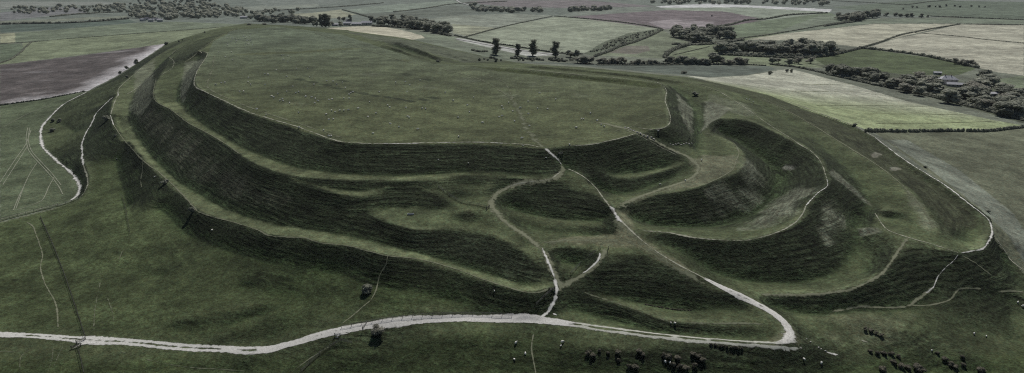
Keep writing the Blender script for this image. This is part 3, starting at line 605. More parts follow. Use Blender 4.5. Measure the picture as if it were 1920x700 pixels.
M_wheel = track_material('wheel_mark', (.24,.25,.19), (.19,.20,.15), .9, .9)
M_dark = track_material('grass_shade_margin', (.028,.034,.018), (.036,.042,.024), .8, .9)
def ribbon(name, label, P, width, m, lift=.06, wob=.12, nx=5, fade=True, group=None):
    S = smooth_px(P, 4.0); x, y = pick(S[:, 0], S[:, 1]); Q = np.stack([x, y], 1)
    d = np.r_[0, np.cumsum(np.hypot(*np.diff(Q, axis=0).T))]; keep = np.r_[True, np.diff(d) > 1e-3]; Q, d = Q[keep], d[keep]
    n = max(3, int(d[-1] / max(.8, width * .3))); t = np.linspace(0, d[-1], n); Q = np.stack([np.interp(t, d, Q[:, 0]), np.interp(t, d, Q[:, 1])], 1)
    for _ in range(2): Q[1:-1] = (Q[:-2] + 2 * Q[1:-1] + Q[2:]) / 4
    tg = np.gradient(Q, axis=0); tg /= np.hypot(*tg.T)[:, None] + 1e-9; nrm = np.stack([-tg[:, 1], tg[:, 0]], 1)
    Q = Q + nrm * (vnoise(Q[:, 0], Q[:, 1], 7, 77) * wob * width)[:, None]
    if hasattr(width, '__len__'): pass
    wv = width * (1 + .28 * vnoise(Q[:, 0], Q[:, 1], 13, 78))
    ac = np.linspace(-1, 1, nx); V = Q[:, None] + nrm[:, None] * (ac[None, :, None] * wv[:, None, None] * .5)
    dist = np.hypot(V[..., 0], V[..., 1]); Z = ZM(V[..., 0], V[..., 1]) + lift + .00035 * np.clip(dist - 250, 0, None)
    me = bpy.data.meshes.new(name); k = n * nx
    me.from_pydata(np.concatenate([V, Z[..., None]], -1).reshape(-1, 3).tolist(), [], [(i * nx + j, i * nx + j + 1, (i + 1) * nx + j + 1, (i + 1) * nx + j) for i in range(n - 1) for j in range(nx - 1)])
    a = me.attributes.new('across', 'FLOAT', 'POINT'); a.data.foreach_set('value', np.tile(ac, n).astype(np.float32))
    e = np.clip(.35 + np.minimum(t, t[-1] - t) / (width * 1.5), 0, 1) if fade else np.ones(n)
    b_ = me.attributes.new('ends', 'FLOAT', 'POINT'); b_.data.foreach_set('value', np.repeat(e, nx).astype(np.float32))
    me.polygons.foreach_set('use_smooth', [True] * len(me.polygons)); me.materials.append(m)
    # faces up
    if me.polygons and me.polygons[0].normal.z < 0: me.flip_normals()
    o = link(name, me); tag(o, label, name.replace('_', ' '), group, 'structure'); return o
rb = ribbon
rb('chalk_road', 'broad white chalk road sweeping across the foreground', [(470,656.5),(500,655),(560,641),(600,629),(640,619),(700,608),(760,601.5),(830,598.5),(900,598),(960,598.5),(1000,600.5),(1035,603),(1080,609)], 4.6, M_road, .09, .03, 9)
rb('chalk_road', 'rutted white chalk road coming in from the lower left', [(-150,612),(0,627),(80,631),(150,637),(230,641),(300,647),(400,654),(460,656.5),(510,654)], 4.6, M_roadg, .07, .03, 9)
rb('chalk_road', 'two white wheel tracks running on to the right below the outer bank', [(1060,606),(1110,613),(1180,623),(1250,631),(1340,639),(1420,645),(1475,648),(1500,646)], 4.2, M_two, .07, .03, 9)
rb('chalk_road', 'white chalk track climbing from the hairpin to the middle crossing', [(1462,643),(1478,637),(1482,622),(1468,601),(1440,581),(1380,551),(1320,521)], 3.2, M_road, .1, .05, 7)
rb('chalk_road', 'broad bare chalk turn at the hairpin', [(1455,646),(1475,640),(1484,625),(1474,606)], 5.74, M_chalk, .12, .05, 7)
rb('chalk_track', 'narrow pale chalk track climbing through the middle banks', [(1345,534),(1300,511),(1260,490),(1235,474),(1210,456),(1184,434)], 1.48, M_thin, .09, .1)
rb('chalk_track', 'broken chalk track passing the grassy mid crossing', [(1196,445),(1170,420),(1155,403),(1143,388),(1130,370),(1115,350),(1098,335),(1080,324),(1062,316)], 1.48, M_thin, .09, .1)
rb('chalk_scar', 'white worn patch where the track meets the right hand loop', [(1142,385),(1150,395),(1158,408),(1166,417)], 2.46, M_chalk, .12, .1)
rb('chalk_scar', 'bright white chalk cutting where the path leaves the hilltop', [(1018,277),(1030,286),(1040,295),(1048,303),(1053,310)], 3.44, M_chalk, .12, .1)
rb('trodden_path', 'grassy way across the hilltop down to the white cutting', [(955,175),(975,215),(990,245),(1005,265),(1024,281)], 6, M_faint, .06, .2)
rb('trodden_path', 'worn grass path looping left from the cutting past the dark hollow', [(1050,305),(1056,316),(1050,328),(1030,338),(1000,342),(970,346),(940,357),(925,372),(922,386),(935,405),(960,426),(1000,453),(1020,474)], 4.5, M_grass, .06, .1)
rb('chalk_track', 'thin pale line on the upper part of the left loop', [(1052,322),(1030,337),(1000,341),(965,347),(945,355)], 0.98, M_thin, .1, .2)
rb('chalk_scar', 'white path dropping between the banks to the road', [(1016,464),(1026,488),(1034,505),(1040,522)], 1.48, M_chalk, .1, .15)
rb('chalk_scar', 'white chalk gully running down to the road junction', [(1040,522),(1044,540),(1043,555),(1036,572),(1028,584),(1018,592),(1008,598)], 1.97, M_chalk, .1, .15)
rb('trodden_path', 'worn grass beside the gully below the small triangle', [(1015,465),(1028,488),(1040,515),(1050,530),(1050,550)], 4.0, M_grass, .05, .1)
rb('chalk_scar', 'white curved path on the right of the small triangle', [(1124,472),(1124,482),(1116,494),(1103,505),(1090,514)], 1.39, M_chalk, .1, .1)
rb('trodden_path', 'trodden grass under the curved white path', [(1135,465),(1128,480),(1110,503),(1085,520),(1060,535),(1050,545)], 4.0, M_grass, .05, .1)
rb('trodden_path', 'wide trampled grass crossing between the two triangles', [(1010,458),(1060,450),(1120,452),(1170,452),(1210,462)], 7, M_faint, .05, .1)
rb('trodden_path', 'wide grassy shoulder beside the middle track', [(1150,405),(1185,440),(1230,478),(1290,514),(1340,540)], 7, M_faint, .05, .1)
rb('chalk_track', 'pair of pale wheel lines running down the ramp', [(1168,240),(1195,249),(1220,262),(1245,275),(1272,289)], 0.82, M_thin, .12, .1)
rb('chalk_track', 'second pale wheel line on the ramp', [(1170,243),(1195,253),(1218,265),(1242,278),(1268,291)], 0.57, M_thin, .12, .1)
rb('trodden_path', 'worn grass ramp and bend right of the hilltop', [(1110,228),(1150,236),(1200,250),(1250,276),(1290,295),(1308,308),(1308,325),(1285,340),(1240,355),(1195,371),(1160,390)], 5, M_grass, .05, .1)
rb('trodden_path', 'pale path along the inner rim of the left bank', [(372,97),(389,100),(384,112),(371,131),(364,152),(366,163),(398,179),(430,194),(470,212),(500,221),(560,239),(600,254),(640,266.5),(700,269.5)], 1.64, M_thin, .1, .15)
rb('trodden_path', 'chalky path along the near rim of the hilltop', [(690,269.5),(760,269.5),(800,268),(860,267.5),(905,267.5),(950,269.5),(990,272),(1012,277)], 1.48, M_thin, .1, .2)
rb('chalk_scar', 'white flecks of chalk along the near rim', [(718,269.5),(760,269.8),(785,269)], 0.90, M_chalk, .14, .2); rb('chalk_scar', 'second row of chalk flecks near the rim sheep', [(818,268.5),(880,267),(915,267.5),(945,269.5)], 0.90, M_chalk, .14, .2)
rb('trodden_path', 'path along the rim between the two crossings', [(1066,273),(1110,271.5),(1150,262.5),(1180,255),(1192,250)], 1.07, M_thin, .1, .15)
rb('trodden_path', 'curving path on the right hand rim', [(1196,240),(1225,243.5),(1244,240.5),(1256,231),(1256,215),(1247,190),(1250,172),(1240,158),(1215,152)], 1.15, M_thin, .1, .15)
rb('trodden_path', 'path along the long far rim', [(1220,152),(1160,147),(1100,141.5),(1040,136),(1000,131.5),(940,126.5),(900,124)], 1.64, M_thin, .14, .1)
rb('trodden_path', 'path along the second far bank', [(1350,172),(1290,154),(1200,141),(1100,131.5),(1000,123.5)], 1.6, M_grass, .14, .1)
rb('trodden_path', 'pale line climbing from the notch to the far end of the hill', [(372,96),(390,84),(403,75),(420,64),(440,56)], 2.4, M_grass, .14, .1)
rb('trodden_path', 'grey path down the side of the notch', [(372,97),(358,110),(345,118)], 3, M_grass, .14, .1)
rb('trodden_path', 'hazy path crossing the far end of the hilltop', [(590,62),(640,78),(700,98),(760,116),(820,128),(900,150),(960,185)], 3.0, M_faint, .1, .1)
rb('trodden_path', 'faint path inside the left rim', [(402,105),(398,130),(391,150),(390,165),(420,182),(480,206),(560,232),(640,258)], 3.0, M_faint, .08, .1)
rb('trodden_path', 'curving faint path in the right part of the hilltop', [(915,142),(945,155),(957,175),(968,205)], 2.0, M_faint, .08, .1)
rb('trodden_path', 'faint path running to the right rim', [(1180,240),(1210,225),(1250,213)], 1.4, M_faint, .08, .1); rb('trodden_path', 'faint path curving in from the ramp head', [(1165,243),(1130,252),(1080,262),(1040,268)], 2.0, M_faint, .08, .1)
rb('chalk_path', 'bright white winding footpath on the left hillside', [(213,182),(197,196),(180,214),(172,232),(160,252),(154,270),(154,290),(156,310)], 2.3, M_chalk, .1, .2)
rb('trodden_path', 'pale double path meeting the field edge', [(156,310),(163,330),(165,345),(158,362),(148,373)], 1.80, M_thin, .1, .1)
rb('chalk_path', 'white chalk margin curving round the green crop field', [(163,173),(120,196),(95,219),(77,243),(80,275),(104,300),(134,325),(149,347),(145,367),(130,378)], 3.6, M_chalk, .1, .06)
rb('chalk_path', 'white line above the ditch at the left edge', [(135,377),(100,386),(50,399),(0,412),(-60,428)], 1.15, M_thin, .1, .06); rb('chalk_path', 'white line below the ditch at the left edge', [(155,372),(135,381),(100,393),(50,406),(0,419),(-60,434)], 0.98, M_thin, .1, .06)
rb('field_margin', 'dark ditch between two white lines at the left edge', [(152,372),(130,381),(100,389.5),(50,402),(0,415.5),(-60,431)], 1.6, M_dark, .1, .06)
rb('trodden_path', 'pale path along the third bank crest on the left', [(272,122),(258,135),(232,157),(222,168),(221,178),(214,195),(208,215)], 1.31, M_thin, .1, .2); rb('chalk_scar', 'chalky step on the left bank path', [(207,217),(211,229),(213,235)], 1.15, M_chalk, .1, .1); rb('chalk_scar', 'chalk spot at the top of the white footpath', [(221,173),(222,180)], 1.48, M_chalk, .1, .1)
rb('trodden_path', 'thin path following the outer edge of the third bank', [(213,235),(232,262),(268,301),(300,325),(330,353),(352,376),(370,396)], 1.2, M_grass, .08, .15)
rb('trodden_path', 'thin grey path on the lower edge of the third bank', [(370,396),(392,405),(430,415),(480,430.5),(510,443),(570,446),(600,455.5),(660,463),(720,479),(780,486),(840,500),(900,523),(945,538),(985,549),(1010,550),(1030,543)], .9, M_grass, .1, .15)
rb('trodden_path', 'chalky line along the second bank on the left', [(350,84),(327,97),(318,108),(326,115),(323,128),(300,143)], 0.98, M_thin, .12, .2); rb('trodden_path', 'long grey line on the left bank between the paths', [(317,107),(292,133),(267,157),(248,172),(238,177)], 1.80, M_thin, .12, .1); rb('trodden_path', 'outermost faint path on the upper left bank', [(350,77),(313,95),(293,107),(272,122)], 1.5, M_grass, .12, .1)
rb('trodden_path', 'thin line on the upper edge of the second bank', [(293,148),(287,178),(295,193),(320,206),(353,231),(387,249),(420,268),(450,290)], 1.0, M_grass, .1, .1)
rb('sheep_track', 'short straight sheep track on the left slope', [(268,300),(267,320),(264,340),(266,352)], .8, M_grass, .08, .1); rb('sheep_track', 'long thin path on the near left pasture', [(50,417),(62,425),(73,455),(80,480),(76,500),(84,530),(100,560),(108,585),(109,615)], 1.0, M_grass, .08, .15)
rb('sheep_track', 'thin path from the bank down to the round bush', [(727,480),(724,498),(712,516),(705,545),(695,563)], .8, M_grass, .08, .15); rb('sheep_track', 'faint path from the round bush to the road gate', [(695,563),(680,575),(660,592),(640,608)], .8, M_grass, .08, .15)
rb('sheep_track', 'thin path dropping away below the road junction', [(1001,626),(997,645),(998,665),(1002,685),(1005,702)], .8, M_grass, .08, .12); rb('sheep_track', 'faint double wheel mark under the road on the left', [(-20,660),(50,659),(60,655),(40,668),(37,690)], .6, M_faint, .08, .1)
for k, (P, lb) in enumerate([([(100,650),(97,675),(88,700)], 'faint wheel mark leading down from the gate'), ([(118,650),(108,670),(100,690)], 'second faint wheel mark beside the gate'), ([(225,660),(300,680),(370,690),(460,697)], 'long faint wheel mark on the bottom left pasture'), ([(188,530),(178,580),(176,620)], 'faint straight mark on the left pasture'), ([(202,560),(212,590),(213,605)], 'faint branching mark on the left pasture'), ([(625,645),(580,675),(545,702)], 'pale line running down from the road gate'), ([(230,470),(222,490),(216,500)], 'faint crossing mark below the thorn line')]):
    rb('sheep_track', lb, P, .7, M_faint, .08, .1)
rb('field_margin', 'dark drill line beside the pale one below the gate', [(630,640),(600,665),(560,702)], 1.6, M_dark, .08, .1)
rb('trodden_path', 'pale path on the big curling bank', [(1205,433),(1255,437),(1300,446),(1350,450.5),(1400,451),(1455,437.5),(1490,418.5),(1506,400),(1511,386)], 1.15, M_thin, .1, .12)
rb('chalk_path', 'white footpath over the top of the curling bank', [(1511,386),(1530,365),(1545,355),(1552,348),(1550,336)], 0.90, M_chalk, .1, .12)
rb('trodden_path', 'thin pale path along the ridge above the deep hollow', [(1550,336),(1540,306),(1522,285),(1500,272),(1480,258),(1455,243),(1430,226),(1392,199),(1350,173)], 0.90, M_thin, .1, .12)
rb('trodden_path', 'path running down the rim of the inner mound', [(1318,250),(1345,254.5),(1374,267),(1385,285),(1381,300),(1372,320),(1345,336),(1320,347)], 1.1, M_grass, .08, .12)
rb('chalk_path', 'white footpath along the outermost bank', [(1640,258),(1700,303),(1775,350),(1820,385),(1852,411),(1860,436),(1846,464),(1820,472),(1800,475.5)], 1.07, M_chalk, .1, .15)
rb('chalk_path', 'upper part of the pale path on the outermost bank', [(1300,146),(1350,156.5),(1440,177),(1500,199),(1560,221),(1600,235.5),(1640,258)], 1.07, M_thin, .12, .1)
rb('trodden_path', 'pale line along the fourth bank', [(1430,186),(1465,202),(1527,237),(1580,270),(1640,307),(1665,325),(1695,350)], 1.3, M_grass, .1, .12); rb('trodden_path', 'broad grey strip at the end of the fourth bank', [(1690,346),(1715,372),(1735,400),(1752,432)], 3, M_faint, .06, .1)
rb('trodden_path', 'pale crest line of the small curling bank', [(1425,553),(1480,552),(1540,551),(1600,541),(1650,516),(1672,490),(1688,465),(1702,446)], 2.0, M_grass, .08, .1)
rb('trodden_path', 'thin path over the oval mound to the white path', [(1640,400),(1650,415),(1665,432),(1702,445.5),(1750,459),(1798,475)], 0.98, M_thin, .1, .1)
rb('chalk_path', 'broken white path wandering down from the corner', [(1797,479),(1788,490),(1780,496),(1765,510),(1757,522),(1750,540),(1735,550)], 0.66, M_chalk, .1, .25); rb('trodden_path', 'grassy continuation of the wandering path', [(1750,540),(1725,558),(1705,573),(1670,578),(1620,575),(1560,585)], 1.6, M_grass, .08, .1)
rb('trodden_path', 'thin path running down right from the corner', [(1802,478),(1830,495),(1860,518)], 1.0, M_grass, .1, .1); rb('trodden_path', 'grey path at the far right below the pasture', [(1868,448),(1880,465),(1895,488),(1920,508)], 0.82, M_thin, .1, .1)
rb('trodden_path', 'faint grass line on the low right ground', [(1700,573),(1740,573),(1780,563),(1800,542),(1840,542)], 1.0, M_grass, .08, .1); rb('trodden_path', 'faint grass line near the right edge', [(1870,548),(1900,546),(1930,550)], 1.0, M_grass, .08, .1)
rb('trodden_path', 'thin path from the road edge over the lower bank', [(1090,548),(1150,568),(1190,581),(1220,592),(1260,603.5),(1340,607),(1440,609)], 1.6, M_faint, .08, .1)
rb('chalk_scar', 'white rabbit scrape beside the hairpin', [(1546,659),(1556,663),(1572,666)], 1.31, M_chalk, .1, .1); rb('chalk_scar', 'small white scrape above the road junction', [(1034,588),(1044,592)], 1.31, M_chalk, .1, .1); rb('chalk_scar', 'pale scrape on the right hump', [(1610,636),(1630,642)], 1.15, M_thin, .1, .1); rb('chalk_scar', 'chalk loop round the small gate by the road', [(632,634),(634,627),(644,627),(655,625),(662,618)], 0.82, M_chalk, .12, .1)
rb('chalk_scar', 'white pad in front of the small road gate', [(628,633),(636,634)], 1.48, M_chalk, .12, .1); rb('chalk_scar', 'worn chalk fork at the left field gate', [(185,641),(160,644),(145,648),(137,655)], 1.48, M_chalk, .12, .1)
# tramlines in the green crop and seams in the bright one
for k, (P, lb) in enumerate([([(0,343),(15,320),(32,295),(48,272),(58,245)], 'tractor wheel line at the far left of the green crop'), ([(5,348),(20,324),(37,298),(52,274)], 'twin of the far left tractor line'), ([(52,240),(49,262),(55,285),(75,308),(95,330),(110,350),(118,365)], 'long curving tractor line round the crop'), ([(56,240),(53,262),(60,285),(80,307),(99,328),(115,348)], 'twin of the long curving tractor line'), ([(70,305),(57,325),(45,350),(30,392)], 'tractor line crossing the crop'), ([(102,332),(92,350),(80,375),(60,385),(30,395)], 'looping tractor line at the near corner'), ([(25,395),(35,370),(45,350)], 'short tractor line at the near corner'), ([(5,240),(50,215),(95,197)], 'faint far tractor line in the crop')]):
    rb('wheel_line', lb, P, .8, M_wheel, .1, .05, 3)
M_seam = track_material('crop_seam', (.15,.165,.10), (.19,.205,.12), .7, 1.0)
for k, P in enumerate([[(1500,160),(1600,158),(1640,163)], [(1480,172),(1600,173),(1700,186)], [(1530,198),(1640,198),(1760,201)], [(1600,214),(1700,214),(1820,216)], [(1640,232),(1760,231),(1860,228)]]):
    rb('crop_line', f'{["topmost","second","middle","fourth","lowest"][k]} dark seam across the bright crop field', P, 2.2, M_seam, .12, .03, 3)
M_lane = track_material('lane', (.40,.40,.39), (.30,.30,.29), 1.0, .3)
rb('lane', 'pale lane running behind the fort past the tall trees', [(855,73),(900,81),(960,92),(1010,99),(1048,103)], 12, M_lane, .3, .02); rb('lane', 'white track winding up between the far fields', [(855,0),(862,5),(872,8),(885,12)], 9, M_lane, .3, .1)
# ---------------------------------------------------------------- foliage
def leaf_material(name, c1, c2):
    m, nt, b = mat(name, .8, .2)
    pos = N(nt, 'ShaderNodeNewGeometry').outputs['Position']; oi = N(nt, 'ShaderNodeObjectInfo').outputs['Random']
    n_a = noise_node(nt, pos, .35, 3); f = mathn(nt, 'ADD', mathn(nt, 'MULTIPLY', maprange(nt, n_a, .3, .7, 0, 1), .5), mathn(nt, 'MULTIPLY', oi, .75))
    mx = N(nt, 'ShaderNodeMix', data_type='RGBA'); nt.links.new(f, mx.inputs[0]); mx.inputs[6].default_value = (*c1, 1); mx.inputs[7].default_value = (*c2, 1)
    nt.links.new(mx.outputs[2], b.inputs['Base Color'])
    tr = N(nt, 'ShaderNodeBsdfTranslucent'); nt.links.new(mx.outputs[2], tr.inputs['Color'])
    ms = N(nt, 'ShaderNodeMixShader'); ms.inputs[0].default_value = .35; nt.links.new(b.outputs[0], ms.inputs[1]); nt.links.new(tr.outputs[0], ms.inputs[2])
    nt.links.new(ms.outputs[0], nt.nodes['Material Output'].inputs['Surface']); return m
M_leaf = leaf_material('tree_foliage', (.20,.21,.165), (.33,.34,.27))
M_leafd = leaf_material('dark_foliage', (.14,.15,.115), (.25,.26,.205))
M_leafp = leaf_material('pale_spring_foliage', (.24,.235,.19), (.34,.335,.28))
M_gorse = leaf_material('gorse_foliage', (.08,.078,.058), (.15,.14,.105))
M_bark = simple('bark', (.10,.085,.07), (.06,.05,.04), 2.0)

def leaves(blobs, n, size, rng, flat=.35):
    """leaf clumps on and in a set of ellipsoids -> vertex and face arrays"""
    w_ = np.array([b[3] * b[4] for b in blobs]); w_ = w_ / w_.sum(); k = rng.choice(len(blobs), n, p=w_)
    B = np.array(blobs)[k]; d = rng.normal(size=(n, 3)); d[:, 2] += .25; d /= np.linalg.norm(d, axis=1)[:, None]
    rad = rng.uniform(.72, 1.06, n)[:, None]; c = B[:, :3] + d * rad * B[:, [3, 3, 4]]
    nrm = d + rng.normal(size=(n, 3)) * .55; nrm /= np.linalg.norm(nrm, axis=1)[:, None]
    u = np.cross(nrm, rng.normal(size=(n, 3))); u /= np.linalg.norm(u, axis=1)[:, None]; v = np.cross(nrm, u)
    s = size * rng.uniform(.55, 1.25, n)[:, None]; q = rng.uniform(.5, 1, (n, 1))
    V = np.stack([c + u * s * .5, c + v * s * q * .5 + nrm * s * .12, c - u * s * .5, c - v * s * q * .5 - nrm * s * .1], 1).reshape(-1, 3)
    Fc = np.arange(n * 4).reshape(n, 4); return V, Fc
ICO = None
def ico():
    global ICO
    if ICO is None:
        import bmesh
        bm = bmesh.new(); bmesh.ops.create_icosphere(bm, subdivisions=2, radius=1.0)
        ICO = (np.array([v.co[:] for v in bm.verts]), [[v.index for v in f.verts] for f in bm.faces]); bm.free()
    return ICO
def crown(mb, blobs, n, size, seed, mi=0, core=.80):
    rng = np.random.default_rng(seed); V, Fc = leaves(blobs, n, size, rng); mb.add(V.tolist(), Fc.tolist(), mi)
    iv, if_ = ico()
    for b in blobs:
        P = iv * np.array([b[3], b[3], b[4]]) * core * (1 + .22 * rng.uniform(-1, 1, (len(iv), 1))) + np.array(b[:3]); mb.add(P.tolist(), if_, mi)
def blobset(kind, seed):
    r = random.Random(seed); B = []
    if kind == 'round':
        for _ in range(15):
            a = r.uniform(0, 6.28); q = r.uniform(0, 3.8); z = r.uniform(2.8, 11); q *= 1.0 if z < 9 else .55
            B.append((q * math.cos(a), q * math.sin(a), z, r.uniform(1.9, 3.0), r.uniform(1.7, 2.6)))
        return B, 14, 12
    if kind == 'tall':
        z = 4
        while z < 21:
            for _ in range(2):
                a = r.uniform(0, 6.28); q = r.uniform(.3, 2.6) * (1 if 7 < z < 18 else .6); B.append((q * math.cos(a), q * math.sin(a), z + r.uniform(-1, 1), r.uniform(1.6, 2.7), r.uniform(1.7, 2.8)))
            z += 2.1
        return B, 23, 9
    if kind == 'bush':
        for _ in range(7):
            a = r.uniform(0, 6.28); q = r.uniform(0, 1.3); B.append((q * math.cos(a), q * math.sin(a), r.uniform(.6, 2.0), r.uniform(.7, 1.2), r.uniform(.6, 1.05)))
        return B, 3, 4
def trunk(mb, kind, seed, mi=0):
    r = random.Random(seed + 99); h = {'round': 9, 'tall': 18, 'bush': 1.6}[kind]; rad = {'round': .38, 'tall': .45, 'bush': .12}[kind]
    mb.tube([(0, 0, -.6), (.1, .05, h * .35), (-.1, .1, h * .7), (0, 0, h)], [rad * 1.3, rad, rad * .6, rad * .2], 6, mi)
    for k in range(5):
        a = k * 1.4 + r.uniform(-.3, .3); z = h * r.uniform(.3, .75); l = h * r.uniform(.22, .38)
        mb.tube([(0, 0, z), (math.cos(a) * l * .6, math.sin(a) * l * .6, z + l * .5), (math.cos(a) * l, math.sin(a) * l, z + l * 1.05)], [rad * .5, rad * .3, rad * .1], 5, mi)
def tree_data(kind, seed, leafm, n, size, core=.8):
    B, h, wd = blobset(kind, seed); a = MB(); crown(a, B, n, size, seed, 1, core); trunk(a, kind, seed, 0); whole = a.data('tree_mesh', [M_bark, leafm])
    b = MB(); crown(b, B, int(n * 1.7), size * .8, seed, 0, core); c = MB(); trunk(c, kind, seed, 0)
    return dict(whole=whole, crown=b.data('crown', [leafm]), trunk=c.data('trunk', [M_bark], True), h=h, w=wd)
TD = {'round': [tree_data('round', s, M_leaf, 620, 1.15) for s in (1, 2, 3)], 'dark': [tree_data('round', s, M_leafd, 620, 1.15) for s in (4, 5, 6)],
      'pale': [tree_data('round', s, M_leafp, 520, 1.1, .6) for s in (7, 8)], 'tall': [tree_data('tall', s, M_leafd, 1100, 1.1, .62) for s in (9, 10, 11)],
      'bush': [tree_data('bush', s, M_leafd, 320, .5) for s in (12, 13, 14)], 'gorse': [tree_data('bush', s, M_gorse, 420, .38, .85) for s in (15, 16, 17)], 'palebush': [tree_data('bush', s, M_leafp, 700, .34, .75) for s in (18, 19)]}
def plant(kind, px, py, h, label, cat='tree', group=None, parts=False, wide=1.0, name=None, xyz=None, sink=.2):
    d = random.choice(TD[kind]); x, y, z = xyz or spot(px, py); s = h / d['h']; sx = s * wide
    name = name or ('bush' if kind in ('bush', 'gorse', 'palebush') else 'tree'); rz = random.uniform(0, 6.28)
    if parts:
        r_ = link(name, None, None, (x, y, z - sink * s), rz, (sx, sx, s)); link('crown', d['crown'], r_); link('trunk', d['trunk'], r_)
    else: r_ = link(name, d['whole'], None, (x, y, z - sink * s), rz, (sx, sx, s))
    return tag(r_, label, cat, group)
def in_px(poly, x, y):
    c = False; n = len(poly)
    for k in range(n):
        ax, ay = poly[k]; bx, by = poly[(k + 1) % n]
        if (ay > y) != (by > y) and x < (bx - ax) * (y - ay) / (by - ay) + ax: c = not c
    return c
def wood(poly, n, h, kinds, label, group, cat='tree', wide=1.0, gap=4.0, name=None):
    xs = [p[0] for p in poly]; ys = [p[1] for p in poly]; pts = []; tries = 0
    while len(pts) < n and tries < 6000:
        tries += 1; x = random.uniform(min(xs), max(xs)); y = random.uniform(min(ys), max(ys))
        if in_px(poly, x, y) and not (1750 < x < 1822 and 148 < y < 182) and not (1842 < x < 1875 and 174 < y < 196) and all(abs(x - a) > gap or abs(y - b) > gap * .35 for a, b in pts): pts.append((x, y))
    for x, y in pts: plant(random.choice(kinds), x, y, h * random.uniform(.78, 1.2), label, cat, group, wide=wide * random.uniform(1.4, 1.95), name=name)
def row(P, n, h, kinds, label, group, jitter=1.5, wide=1.0):
    S = smooth_px(P, 2.0)
    for k in range(n):
        a = S[min(len(S) - 1, int((k + random.uniform(.1, .9)) / n * len(S)))]
        plant(random.choice(kinds), a[0], a[1] + random.uniform(-jitter, jitter) * .5, h * random.uniform(.7, 1.25), label, 'tree', group, wide=wide * random.uniform(1.3, 1.9))

wood([(1252,66),(1290,58),(1345,58),(1392,73),(1350,80),(1330,83),(1290,80)], 38, 19, ['dark', 'round'], 'dark leafy tree in the wedge shaped copse below the ploughed field', 'trees of the wedge shaped copse', gap=6)
wood([(736,44),(790,48),(846,62),(838,66),(800,60),(740,50),(705,49)], 30, 20, ['dark', 'round'], 'tall dark tree in the long wood behind the stubble field', 'trees of the long wood', gap=6); wood([(690,38),(760,36),(790,42),(700,44)], 9, 17, ['round'], 'tree in the back row of the wood by the farm', 'back row trees by the farm', gap=6)
wood([(1350,96),(1440,92),(1560,92),(1585,97),(1540,106),(1440,106),(1350,101)], 42, 19, ['dark', 'round', 'round'], 'grey green tree in the belt below the cream field', 'trees of the belt below the cream field', gap=7)
wood([(1562,34),(1600,36),(1645,28),(1650,33),(1610,41),(1580,40)], 22, 20, ['round', 'dark'], 'tree in the rounded wood beside the far white track', 'trees of the rounded far wood', gap=5)
wood([(1556,135),(1600,140),(1662,152),(1655,158),(1600,148),(1556,140)], 14, 15, ['dark'], 'dark round tree in the row below the dark paddock', 'dark trees below the paddock', gap=7)
wood([(1635,158),(1700,152),(1760,150),(1860,150),(1880,165),(1925,190),(1925,228),(1860,214),(1780,194),(1700,176)], 62, 13.5, ['dark', 'round', 'round', 'pale'], 'rounded tree in the grove around the pale houses on the right', 'trees of the grove on the right', gap=6.5, wide=1.15)
row([(1083,119),(1110,120)], 6, 10, ['pale', 'dark'], 'shrubby grey tree in the short clump behind the fort', 'short clump behind the fort'); row([(1122,120),(1150,122),(1176,121)], 8, 10, ['pale'], 'pale bare looking tree in the line behind the fort', 'pale trees behind the fort')
row([(1182,122),(1230,121)], 8, 9, ['dark', 'pale'], 'low tree in the middle of the lane side row', 'middle of the lane side row'); row([(1250,120),(1300,121)], 10, 12, ['dark', 'round'], 'dark bushy tree in the lane side row', 'dark lane side trees'); row([(1303,121),(1330,122)], 5, 9, ['round'], 'smaller tree right of the dark lane side trees', 'small lane side trees')
row([(1332,118),(1355,119)], 5, 14, ['dark'], 'very dark rounded tree at the right of the lane side row', 'very dark lane side trees'); row([(1356,122),(1400,121)], 7, 10, ['round', 'pale'], 'grey tree at the right end of the lane side row', 'right end of the lane side row')
row([(1445,118),(1480,121),(1520,121)], 6, 11, ['round', 'pale'], 'tree standing below the belt near the lane bend', 'trees near the lane bend', 3)
for (x, y, h, k, lb) in [(930,103,23,'tall','tall broad dark tree, leftmost of the row by the pale lane'), (971,105,17,'tall','slim tall tree, second of the row by the pale lane'), (999,105,23,'tall','tall leaning tree between the slim one and the broadest one by the lane'), (1042,108,23,'tall','broadest tall tree standing alone by the lane'), (1069,108,13,'round','rounded smaller tree right of the tall row'), (1082,109,13,'round','smaller tree just right of the rounded one by the lane'),
                         (604,51,27,'tall','tall pollard tree by the farm, left one of the big group'), (611,51,28,'tall','tall pollard tree in the middle of the big group by the farm'), (617,51,26,'tall','narrow tall tree at the right of the big group by the farm'), (657,42,19,'tall','slender dark tree behind the farm sheds'), (594,50,11,'round','bushy tree left of the tall farm group'), (623,49,11,'pale','pale round tree beside the white farm shed'), (638,50,13,'round','round tree in front of the farm sheds'), (645,42,15,'pale','pale tree behind the farm yard'), (636,41,15,'pale','bare looking tree left behind the farm yard'), (588,49,11,'round','small round tree farther left of the farm')]:
    plant(k, x, y, h, lb, parts=(k == 'tall'), wide=1.95 if k == 'tall' else 1.3)


row([(1440,140),(1470,136),(1500,138)], 3, 6, ['round'], 'small tree at the tip of the bright field', 'small trees at the bright field tip'); row([(1788,120),(1822,124)], 6, 9, ['pale'], 'pale bare tree on the hedge under the cream field', 'pale hedge trees under the cream field')
row([(1640,30),(1700,32),(1745,33)], 8, 11, ['dark'], 'small tree in the far row right of the rounded wood', 'far row right of the rounded wood'); row([(1690,17),(1760,14),(1850,13)], 12, 9, ['dark'], 'lone dark tree dotted over the far green slope', 'dotted far trees', 3)

